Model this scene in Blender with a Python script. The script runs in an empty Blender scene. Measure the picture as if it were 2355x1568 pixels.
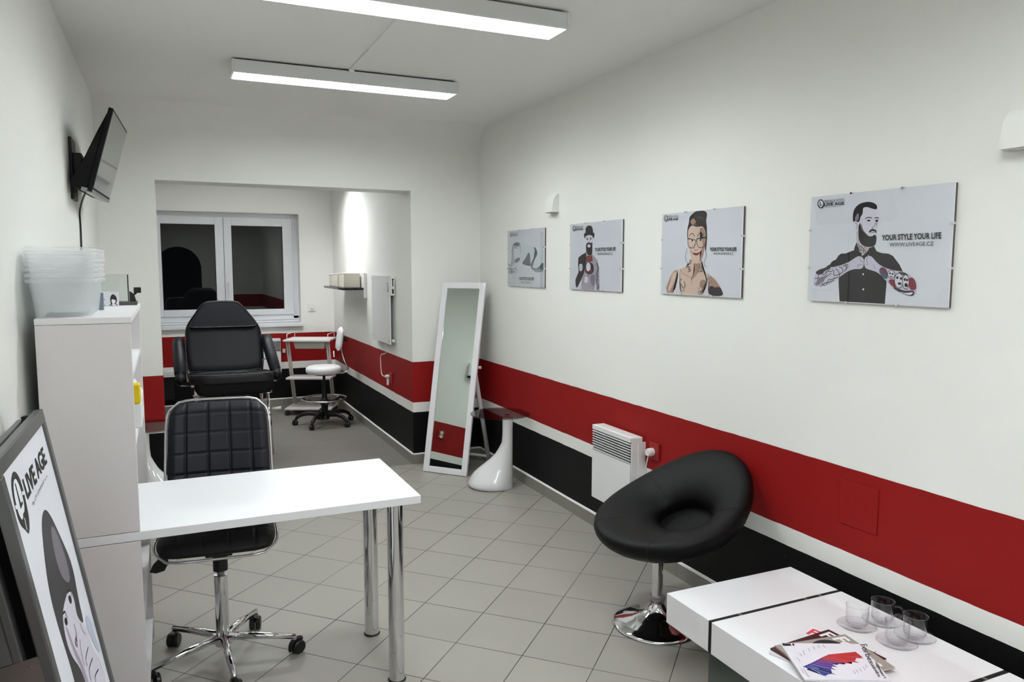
import bpy, bmesh, math, random, json
from mathutils import Vector, Matrix
from math import sin, cos, pi, radians as R, sqrt
random.seed(7)
SC = bpy.context.scene
COL = SC.collection
# ------------------------------------------------------------------ camera, world, exposure
F_PX = 1743.41
cam_d = bpy.data.cameras.new('camera'); cam = bpy.data.objects.new('camera', cam_d); COL.objects.link(cam)
cam_d.sensor_fit = 'HORIZONTAL'; cam_d.sensor_width = 36.0; cam_d.lens = 36.0 * F_PX / 2355.0
cam_d.clip_start = 0.02
fw = Vector((0.41168172, 0.90594518, -0.09890141)); rt = Vector((0.91046703, -0.41357915, 0.00144179)); up = Vector((0.03959738, 0.09064003, 0.99509619))
m = Matrix((rt, up, -fw)).transposed().to_4x4(); m.translation = Vector((0, 0, 1.58)); cam.matrix_world = m
SC.camera = cam
SC.cycles.transparent_max_bounces = 32
w = bpy.data.worlds.new('night'); SC.world = w; w.use_nodes = True
w.node_tree.nodes['Background'].inputs[0].default_value = (0.0012, 0.0013, 0.0016, 1); w.node_tree.nodes['Background'].inputs[1].default_value = 1.0
SC.view_settings.view_transform = 'Standard'; SC.view_settings.look = 'None'; SC.view_settings.gamma = 1; SC.view_settings.use_curve_mapping = False
SC.view_settings.exposure = 1.22
LAMP = 15.0            # radiance of the fluorescent diffusers
LCOL = (.945, .985, 1.0)

# ------------------------------------------------------------------ room dimensions
XL, XR, YB, YN, XJ, XJL = -0.395, 2.3195, 5.733, 8.797, 1.743, -0.0476
H1, H2, H3, H4, ZO, ZC = 0.819, 0.493, 0.4145, 0.083, 2.154, 2.66
YR = -3.2; BEAM = 0.26; XNL = -0.9

# ------------------------------------------------------------------ materials
def lin(c): return tuple(((v/255.0)/12.92 if v/255.0 <= .04045 else ((v/255.0+.055)/1.055)**2.4) for v in c)
MC = {}
def M(name, c, rough=.5, metal=0, spec=.5, coat=0, emit=0, bump=0, bscale=200, var=0):
    if name in MC: return MC[name]
    mt = bpy.data.materials.new(name); mt.use_nodes = True; nt = mt.node_tree; b = nt.nodes['Principled BSDF']
    col = (*lin(c), 1)
    b.inputs['Base Color'].default_value = col; b.inputs['Roughness'].default_value = rough; b.inputs['Metallic'].default_value = metal
    b.inputs['Specular IOR Level'].default_value = spec; b.inputs['Coat Weight'].default_value = coat; b.inputs['Coat Roughness'].default_value = .05
    if emit: b.inputs['Emission Color'].default_value = col; b.inputs['Emission Strength'].default_value = emit
    if bump or var:
        tc = nt.nodes.new('ShaderNodeTexCoord'); nz = nt.nodes.new('ShaderNodeTexNoise'); nz.inputs['Scale'].default_value = bscale; nz.inputs['Detail'].default_value = 4
        nt.links.new(tc.outputs['Object'], nz.inputs['Vector'])
        if bump:
            bp = nt.nodes.new('ShaderNodeBump'); bp.inputs['Strength'].default_value = bump; bp.inputs['Distance'].default_value = .002
            nt.links.new(nz.outputs['Fac'], bp.inputs['Height']); nt.links.new(bp.outputs['Normal'], b.inputs['Normal'])
        if var:
            mx = nt.nodes.new('ShaderNodeMix'); mx.data_type = 'RGBA'; mx.inputs[6].default_value = (*[v*(1-var) for v in col[:3]], 1); mx.inputs[7].default_value = (*[min(1, v*(1+var)) for v in col[:3]], 1)
            nt.links.new(nz.outputs['Fac'], mx.inputs[0]); nt.links.new(mx.outputs[2], b.inputs['Base Color'])
    MC[name] = mt; return mt
def thin_glass(name, tint=(.97, .98, .98), ior=1.5, edge=(.55, .62, .6), edgef=.35):
    if name in MC: return MC[name]
    mt = bpy.data.materials.new(name); mt.use_nodes = True; nt = mt.node_tree; nt.nodes.clear()
    o = nt.nodes.new('ShaderNodeOutputMaterial'); tr = nt.nodes.new('ShaderNodeBsdfTransparent'); gl = nt.nodes.new('ShaderNodeBsdfGlossy'); gl.inputs['Roughness'].default_value = 0.0
    mx = nt.nodes.new('ShaderNodeMixShader'); f0 = ((ior-1)/(ior+1))**2
    lf = nt.nodes.new('ShaderNodeLayerWeight'); lf.inputs['Blend'].default_value = .5
    pw = nt.nodes.new('ShaderNodeMath'); pw.operation = 'POWER'; pw.inputs[1].default_value = 5; nt.links.new(lf.outputs['Facing'], pw.inputs[0])
    fr = nt.nodes.new('ShaderNodeMath'); fr.operation = 'MULTIPLY_ADD'; fr.inputs[1].default_value = 1-f0; fr.inputs[2].default_value = f0; nt.links.new(pw.outputs[0], fr.inputs[0])
    lw = nt.nodes.new('ShaderNodeLayerWeight'); lw.inputs['Blend'].default_value = edgef; rp = nt.nodes.new('ShaderNodeMix'); rp.data_type = 'RGBA'
    rp.inputs[6].default_value = (*tint, 1); rp.inputs[7].default_value = (*edge, 1)
    nt.links.new(lw.outputs['Facing'], rp.inputs[0]); nt.links.new(rp.outputs[2], tr.inputs['Color'])
    nt.links.new(fr.outputs[0], mx.inputs[0]); nt.links.new(tr.outputs[0], mx.inputs[1]); nt.links.new(gl.outputs[0], mx.inputs[2]); nt.links.new(mx.outputs[0], o.inputs['Surface'])
    MC[name] = mt; return mt

def wall_mat():
    mt = bpy.data.materials.new('striped_wall_paint'); mt.use_nodes = True; nt = mt.node_tree; b = nt.nodes['Principled BSDF']; L = nt.links.new
    g = nt.nodes.new('ShaderNodeNewGeometry'); sp = nt.nodes.new('ShaderNodeSeparateXYZ'); L(g.outputs['Position'], sp.inputs[0])
    nz = nt.nodes.new('ShaderNodeTexNoise'); nz.inputs['Scale'].default_value = 9; L(g.outputs['Position'], nz.inputs['Vector'])
    ma = nt.nodes.new('ShaderNodeMath'); ma.operation = 'MULTIPLY_ADD'; ma.inputs[1].default_value = .006; L(nz.outputs['Fac'], ma.inputs[0]); L(sp.outputs['Z'], ma.inputs[2])
    mr = nt.nodes.new('ShaderNodeMapRange'); mr.inputs['From Min'].default_value = 0.003; mr.inputs['From Max'].default_value = 1.003; L(ma.outputs[0], mr.inputs['Value'])
    cr = nt.nodes.new('ShaderNodeValToRGB'); cr.color_ramp.interpolation = 'CONSTANT'; e = cr.color_ramp.elements
    white = (*lin((243, 244, 239)), 1); red = (*lin((148, 22, 22)), 1); blk = (*lin((11, 11, 13)), 1)
    e[0].position = 0; e[0].color = blk; e[1].position = H3; e[1].color = white
    x = e.new(H2); x.color = red; x = e.new(H1); x.color = white
    L(mr.outputs[0], cr.inputs[0]); L(cr.outputs[0], b.inputs['Base Color']); b.inputs['Roughness'].default_value = .55; b.inputs['Specular IOR Level'].default_value = .22
    n2 = nt.nodes.new('ShaderNodeTexNoise'); n2.inputs['Scale'].default_value = 60; n2.inputs['Detail'].default_value = 5; L(g.outputs['Position'], n2.inputs['Vector'])
    bp = nt.nodes.new('ShaderNodeBump'); bp.inputs['Strength'].default_value = .12; bp.inputs['Distance'].default_value = .004; L(n2.outputs['Fac'], bp.inputs['Height']); L(bp.outputs[0], b.inputs['Normal'])
    return mt
def tile_mat(name, c, grout, gstr, rough=.42):
    mt = bpy.data.materials.new(name); mt.use_nodes = True; nt = mt.node_tree; b = nt.nodes['Principled BSDF']; L = nt.links.new
    def mth(op, a, bb=None, c_=None):
        n = nt.nodes.new('ShaderNodeMath'); n.operation = op
        for i, v in enumerate((a, bb, c_)):
            if v is None: continue
            if isinstance(v, (int, float)): n.inputs[i].default_value = v
            else: L(v, n.inputs[i])
        return n.outputs[0]
    g = nt.nodes.new('ShaderNodeNewGeometry'); sp = nt.nodes.new('ShaderNodeSeparateXYZ'); L(g.outputs['Position'], sp.inputs[0])
    P = .2957; s = 1/sqrt(2)
    u = mth('MULTIPLY', mth('ADD', sp.outputs[0], sp.outputs[1]), s/P); v = mth('MULTIPLY', mth('SUBTRACT', sp.outputs[0], sp.outputs[1]), s/P)
    u = mth('ADD', u, -(3.069/P) % 1 + 40); v = mth('ADD', v, -(-1.290/P) % 1 + 40)
    def dist(t):
        f = mth('FRACT', t); return mth('MINIMUM', f, mth('SUBTRACT', 1.0, f))
    d = mth('MINIMUM', dist(u), dist(v))
    nz = nt.nodes.new('ShaderNodeTexNoise'); nz.inputs['Scale'].default_value = 1.7; nz.inputs['Detail'].default_value = 3; L(g.outputs['Position'], nz.inputs['Vector'])
    wid = mth('MULTIPLY_ADD', nz.outputs['Fac'], .010, .0012)
    line = mth('LESS_THAN', d, wid)
    line = mth('MULTIPLY', line, gstr)
    wn = nt.nodes.new('ShaderNodeTexWhiteNoise'); cx = nt.nodes.new('ShaderNodeCombineXYZ'); L(mth('FLOOR', u), cx.inputs[0]); L(mth('FLOOR', v), cx.inputs[1]); L(cx.outputs[0], wn.inputs['Vector'])
    n3 = nt.nodes.new('ShaderNodeTexNoise'); n3.inputs['Scale'].default_value = 4.5; n3.inputs['Detail'].default_value = 6; L(g.outputs['Position'], n3.inputs['Vector'])
    f = mth('ADD', mth('MULTIPLY', wn.outputs['Value'], .35), mth('MULTIPLY', n3.outputs['Fac'], .65))
    m1 = nt.nodes.new('ShaderNodeMix'); m1.data_type = 'RGBA'; cc = lin(c); m1.inputs[6].default_value = (*[q*.9 for q in cc], 1); m1.inputs[7].default_value = (*[q*1.1 for q in cc], 1); L(f, m1.inputs[0])
    m2 = nt.nodes.new('ShaderNodeMix'); m2.data_type = 'RGBA'; L(line, m2.inputs[0]); L(m1.outputs[2], m2.inputs[6]); m2.inputs[7].default_value = (*lin(grout), 1)
    L(m2.outputs[2], b.inputs['Base Color'])
    L(mth('ADD', mth('MULTIPLY_ADD', n3.outputs['Fac'], .2, rough-.1), mth('MULTIPLY', line, .3)), b.inputs['Roughness'])
    bp = nt.nodes.new('ShaderNodeBump'); bp.inputs['Strength'].default_value = .5; bp.inputs['Distance'].default_value = .001; L(mth('SUBTRACT', 1.0, line), bp.inputs['Height']); L(bp.outputs[0], b.inputs['Normal'])
    return mt
def mirror_mat():
    return M('mirror_silver', (205, 214, 208), .0, 1)

WALL = wall_mat()
CEIL = M('ceiling_paint', (243, 243, 240), .8, bump=.1, bscale=60)
TILE = tile_mat('grey_floor_tile', (162, 159, 150), (72, 68, 62), 1.0)
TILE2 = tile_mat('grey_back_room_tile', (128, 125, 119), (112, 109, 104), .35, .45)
WHITE = M('white_laminate', (236, 236, 237), .45)
GLOSSW = M('white_high_gloss', (240, 240, 243), .12, coat=.6)
LAM = M('pale_grey_laminate', (226, 222, 222), .5)
PVC = M('white_window_plastic', (232, 234, 238), .3)
CHROME = M('chrome', (225, 225, 228), .06, 1)
STEEL = M('brushed_grey_metal', (150, 150, 150), .35, 1)
BLEATH = M('black_leatherette', (5, 5, 7), .50, spec=.22, bump=.25, bscale=900)
BLEATH2 = M('navy_black_leatherette', (19, 20, 29), .42, spec=.36, bump=.25, bscale=700)
BFAB = M('black_fabric', (14, 14, 15), .85)
BPLAS = M('black_plastic', (16, 16, 17), .4)
WMETAL = M('white_enamel', (235, 236, 236), .35)
WPLAS = M('white_plastic', (238, 236, 234), .35)
CREAM = M('cream_plastic', (226, 220, 204), .4)
DARK = M('dark_gap', (14, 13, 13), .9)
GREYM = M('grey_board_frame', (104, 106, 106), .35, .6)
REDP = M('red_painted_plastic', (148, 22, 22), .5)
CAULK = M('white_caulk', (238, 240, 238), .6)
GLASS = thin_glass('clear_glass', (.997, .997, .998), 1.42, (.86, .86, .88), .2)
TGLASS = thin_glass('tinted_table_glass', (.90, .90, .90), 1.45, (.40, .43, .42), .42)
WGLASS = thin_glass('window_glass', (.85, .87, .87), 1.62, (.5, .52, .52), .2)

# ------------------------------------------------------------------ mesh helpers
def new(): return bmesh.new()
def obj(name, bm, mats, parent=None, smooth=False, loc=None, bevel=0, bseg=2, sub=0, auto=None, weld=False):
    if weld: bmesh.ops.remove_doubles(bm, verts=bm.verts, dist=1e-5)
    me = bpy.data.meshes.new(name); bm.normal_update(); bm.to_mesh(me); bm.free()
    if not isinstance(mats, (list, tuple)): mats = [mats]
    for q in mats: me.materials.append(q)
    o = bpy.data.objects.new(name, me); COL.objects.link(o)
    if parent: o.parent = parent
    if loc: o.location = loc
    if smooth or auto is not None:
        for p in me.polygons: p.use_smooth = True
    if auto is not None: me.set_sharp_from_angle(angle=R(auto))
    if bevel:
        b = o.modifiers.new('bevel', 'BEVEL'); b.width = bevel; b.segments = bseg; b.limit_method = 'ANGLE'; b.angle_limit = R(40)
    if sub:
        s = o.modifiers.new('sub', 'SUBSURF'); s.levels = sub; s.render_levels = sub
    return o
def thing(name, label, cat, loc=(0, 0, 0), rz=0, group=None):
    o = bpy.data.objects.new(name, None); COL.objects.link(o); o.empty_display_size = .1
    o.location = loc; o.rotation_euler = (0, 0, rz); o['label'] = label; o['category'] = cat
    if group: o['group'] = group
    return o
def tag(o, label, cat, group=None):
    o['label'] = label; o['category'] = cat
    if group: o['group'] = group
    return o
def struct(name, bm, mats, parent=None, **k):
    o = obj(name, bm, mats, parent, **k); o['kind'] = 'structure'; return o
def box(bm, x0, x1, y0, y1, z0, z1, mi=0, mat=None):
    vs = [bm.verts.new((x, y, z)) for x in (x0, x1) for y in (y0, y1) for z in (z0, z1)]
    if mat is not None:
        for v in vs: v.co = mat @ v.co
    for f in ((0, 1, 3, 2), (4, 6, 7, 5), (0, 4, 5, 1), (2, 3, 7, 6), (0, 2, 6, 4), (1, 5, 7, 3)):
        fc = bm.faces.new([vs[i] for i in f]); fc.material_index = mi
    return vs
def frame_of(d):
    d = d.normalized(); a = Vector((0, 0, 1)) if abs(d.z) < .95 else Vector((1, 0, 0))
    u = d.cross(a).normalized(); return u, d.cross(u).normalized()
def tube(bm, pts, r, n=12, closed=False, caps=True, mi=0, smoothn=0, ref=None):
    pts = [Vector(p) for p in pts]
    if smoothn: pts = catmull(pts, smoothn, closed)
    rs = r if isinstance(r, (list, tuple)) else [r]*len(pts)
    if len(rs) != len(pts): rs = [rs[min(len(rs)-1, int(i*len(rs)/len(pts)))] for i in range(len(pts))]
    rings = []; N = len(pts); pu = None
    for i, p in enumerate(pts):
        if closed: d = pts[(i+1) % N]-pts[i-1]
        else: d = pts[min(i+1, N-1)]-pts[max(i-1, 0)]
        d.normalize()
        if pu is None: u, v = frame_of(d) if ref is None else (ref, d.cross(ref).normalized())
        else:
            u = (pu-d*pu.dot(d)); u = u.normalized() if u.length > 1e-6 else frame_of(d)[0]; v = d.cross(u)
        pu = u
        rings.append([bm.verts.new(p+(u*cos(2*pi*k/n)+v*sin(2*pi*k/n))*rs[i]) for k in range(n)])
    for i in range(N if closed else N-1):
        a, b = rings[i], rings[(i+1) % N]
        for k in range(n):
            f = bm.faces.new((a[k], a[(k+1) % n], b[(k+1) % n], b[k])); f.material_index = mi; f.smooth = True
    if caps and not closed:
        for rg, fl in ((rings[0], 1), (rings[-1], 0)):
            f = bm.faces.new(rg[::-1] if fl else rg); f.material_index = mi
def catmull(p, n, closed=False):
    out = []; N = len(p)
    for i in range(N if closed else N-1):
        g = (lambda k: p[k % N]) if closed else (lambda k: p[max(0, min(N-1, k))])
        a, b, c, d = g(i-1), g(i), g(i+1), g(i+2)
        for t in range(n):
            t /= n; out.append(.5*((2*b)+(c-a)*t+(2*a-5*b+4*c-d)*t*t+(3*b-a-3*c+d)*t**3))
    if not closed: out.append(p[-1])
    return out
def lathe(bm, prof, n=32, c=(0, 0, 0), mi=0, cap=True):
    rings = []
    for r, z in prof:
        if r < 1e-5: rings.append([bm.verts.new((c[0], c[1], c[2]+z))])
        else: rings.append([bm.verts.new((c[0]+r*cos(2*pi*k/n), c[1]+r*sin(2*pi*k/n), c[2]+z)) for k in range(n)])
    for a, b in zip(rings, rings[1:]):
        for k in range(n):
            va = a[k % len(a)], a[(k+1) % len(a)]; vb = b[k % len(b)], b[(k+1) % len(b)]
            fs = [va[0], va[1], vb[1], vb[0]]; fs = [v for i, v in enumerate(fs) if v not in fs[:i]]
            if len(fs) > 2: f = bm.faces.new(fs); f.material_index = mi; f.smooth = True
    if cap:
        for rg, fl in ((rings[0], 1), (rings[-1], 0)):
            if len(rg) > 2: f = bm.faces.new(rg[::-1] if fl else rg); f.material_index = mi
def prism(bm, poly, f0, f1, mi=0):
    """poly: 2D points; f0,f1 map (a,b)->3D for the two end faces"""
    A = [bm.verts.new(f0(*p)) for p in poly]; B = [bm.verts.new(f1(*p)) for p in poly]; n = len(poly)
    fs = [bm.faces.new(A[::-1]), bm.faces.new(B)]
    for i in range(n): fs.append(bm.faces.new((A[i], A[(i+1) % n], B[(i+1) % n], B[i])))
    for f in fs: f.material_index = mi
    bmesh.ops.recalc_face_normals(bm, faces=fs)
def rrect(x0, x1, y0, y1, r, n=5):
    out = []
    for cx, cy, a0 in ((x1-r, y1-r, 0), (x0+r, y1-r, 90), (x0+r, y0+r, 180), (x1-r, y0+r, 270)):
        for i in range(n+1): a = R(a0+90*i/n); out.append((cx+r*cos(a), cy+r*sin(a)))
    return out
def cyl(bm, x, y, z0, z1, r, n=24, mi=0): lathe(bm, [(r, z0), (r, z1)], n, (x, y, 0), mi)
def copy_tree(o, parent=None):
    c = o.copy(); COL.objects.link(c); c.parent = parent
    for ch in list(o.children): copy_tree(ch, c)
    return c
TXT = {}
def text_mesh(s, bold):
    """flat triangulated glyph mesh of a string: (verts, faces) in its own unit box"""
    k = (s, bold)
    if k in TXT: return TXT[k]
    cu = bpy.data.curves.new('t', 'FONT'); cu.body = s; cu.size = 1; cu.resolution_u = 3
    if bold == 1: cu.offset = .03
    if bold == 2: cu.shear = .0
    to = bpy.data.objects.new('t', cu); COL.objects.link(to); bpy.context.view_layer.update()
    me = bpy.data.meshes.new_from_object(to.evaluated_get(bpy.context.evaluated_depsgraph_get()))
    vs = [(v.co.x, v.co.y) for v in me.vertices]; fs = [tuple(p.vertices) for p in me.polygons]
    bpy.data.objects.remove(to); bpy.data.curves.remove(cu); bpy.data.meshes.remove(me)
    x0, x1 = min(v[0] for v in vs), max(v[0] for v in vs); y0, y1 = min(v[1] for v in vs), max(v[1] for v in vs)
    vs = [((a-x0)/(x1-x0), (b-y0)/(y1-y0)) for a, b in vs]
    TXT[k] = (vs, fs); return TXT[k]
def add_text(bm, s, bold, quad, f, d, mi):
    """quad: TL, TR, BR, BL in the print's plane; f(u, v, d) -> 3D"""
    vs, fs = text_mesh(s, bold); TL, TR, BR, BL = quad; V = []
    for a, b in vs:
        u = (BL[0]*(1-a)+BR[0]*a)*(1-b)+(TL[0]*(1-a)+TR[0]*a)*b; v = (BL[1]*(1-a)+BR[1]*a)*(1-b)+(TL[1]*(1-a)+TR[1]*a)*b
        V.append(bm.verts.new(f(u, v, d)))
    for q in fs:
        try: fc = bm.faces.new([V[i] for i in q]); fc.material_index = mi
        except ValueError: pass
def chaikin(p, n=2):
    for _ in range(n):
        q = []
        for i in range(len(p)):
            a, b = p[i], p[(i+1) % len(p)]; q += [(a[0]*.75+b[0]*.25, a[1]*.75+b[1]*.25), (a[0]*.25+b[0]*.75, a[1]*.25+b[1]*.75)]
        p = q
    return p
PCOL = dict(k=(18, 17, 19), w=(241, 246, 250), shirt=(30, 23, 28), shirt2=(21, 16, 21), skin4=(221, 210, 216), ink=(26, 22, 30), rust=(169, 124, 108), pale=(241, 239, 250), grey4=(144, 137, 153), hair4=(30, 22, 30),
  arm4=(223, 219, 235), plum=(58, 46, 57), blue4=(86, 92, 122), red4=(150, 48, 62), skin3=(239, 210, 192), tan3=(189, 151, 131), tank=(248, 239, 244), hair3=(49, 35, 40), blond3=(180, 146, 124), lip3=(158, 56, 67),
  body2=(189, 178, 194), hat2=(43, 37, 42), body1=(235, 244, 248), sh1=(117, 122, 126), mid1=(169, 175, 180), hair1=(198, 207, 214), capb=(58, 56, 60), capb2=(124, 119, 128), faceb=(223, 219, 232), faceb2=(169, 162, 178), blueb=(196, 206, 226),
  mred=(190, 38, 46), mpur=(120, 44, 120), mblue=(44, 50, 130), mpur2=(90, 44, 140))
def print_mesh(bm, art, f, mats, dstep=.00004, d0=.0001, clip=None):
    """flat printed artwork: coloured areas, lines and lettering laid in one plane"""
    idx = {}
    def mi(k):
        if k not in idx: idx[k] = len(mats); mats.append(M('print_'+k, PCOL[k], .55))
        return idx[k]
    d = d0; C = (lambda u, v: (max(clip[0], min(clip[1], u)), max(clip[2], min(clip[3], v)))) if clip else (lambda u, v: (u, v))
    for s in art[0]:
        d += dstep
        pts = [(s[3][i]/10000, s[3][i+1]/10000) for i in range(0, len(s[3]), 2)]
        if s[0] == 'p':
            if s[2]: pts = chaikin(pts)
            pts = [C(*p) for p in pts]; q = []
            for p in pts:
                if not q or (abs(p[0]-q[-1][0])+abs(p[1]-q[-1][1])) > 1e-6: q.append(p)
            if len(q) > 2:
                fc = bm.faces.new([bm.verts.new(f(*p, d)) for p in q]); fc.material_index = mi(s[1])
                bmesh.ops.triangulate(bm, faces=[fc])
        else:
            P = [Vector((p[0], p[1], 0)) for p in pts]
            if len(P) > 2: P = catmull(P, 4)
            w_ = max(s[2], 12)/20000*1.35
            for i in range(len(P)-1):
                a, b = P[i], P[i+1]; t = (b-a)
                if t.length < 1e-6: continue
                n = Vector((-t.y, t.x, 0)).normalized()*w_; e = t.normalized()*w_*.4
                fc = bm.faces.new([bm.verts.new(f(*C(q.x, q.y), d)) for q in (a-e-n, b+e-n, b+e+n, a-e+n)]); fc.material_index = mi(s[1])
    d += dstep
    for t, b_, q in art[1]:
        add_text(bm, t, b_, [(q[i]/10000, q[i+1]/10000) for i in range(0, 8, 2)], f, d, mi('k'))
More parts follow.
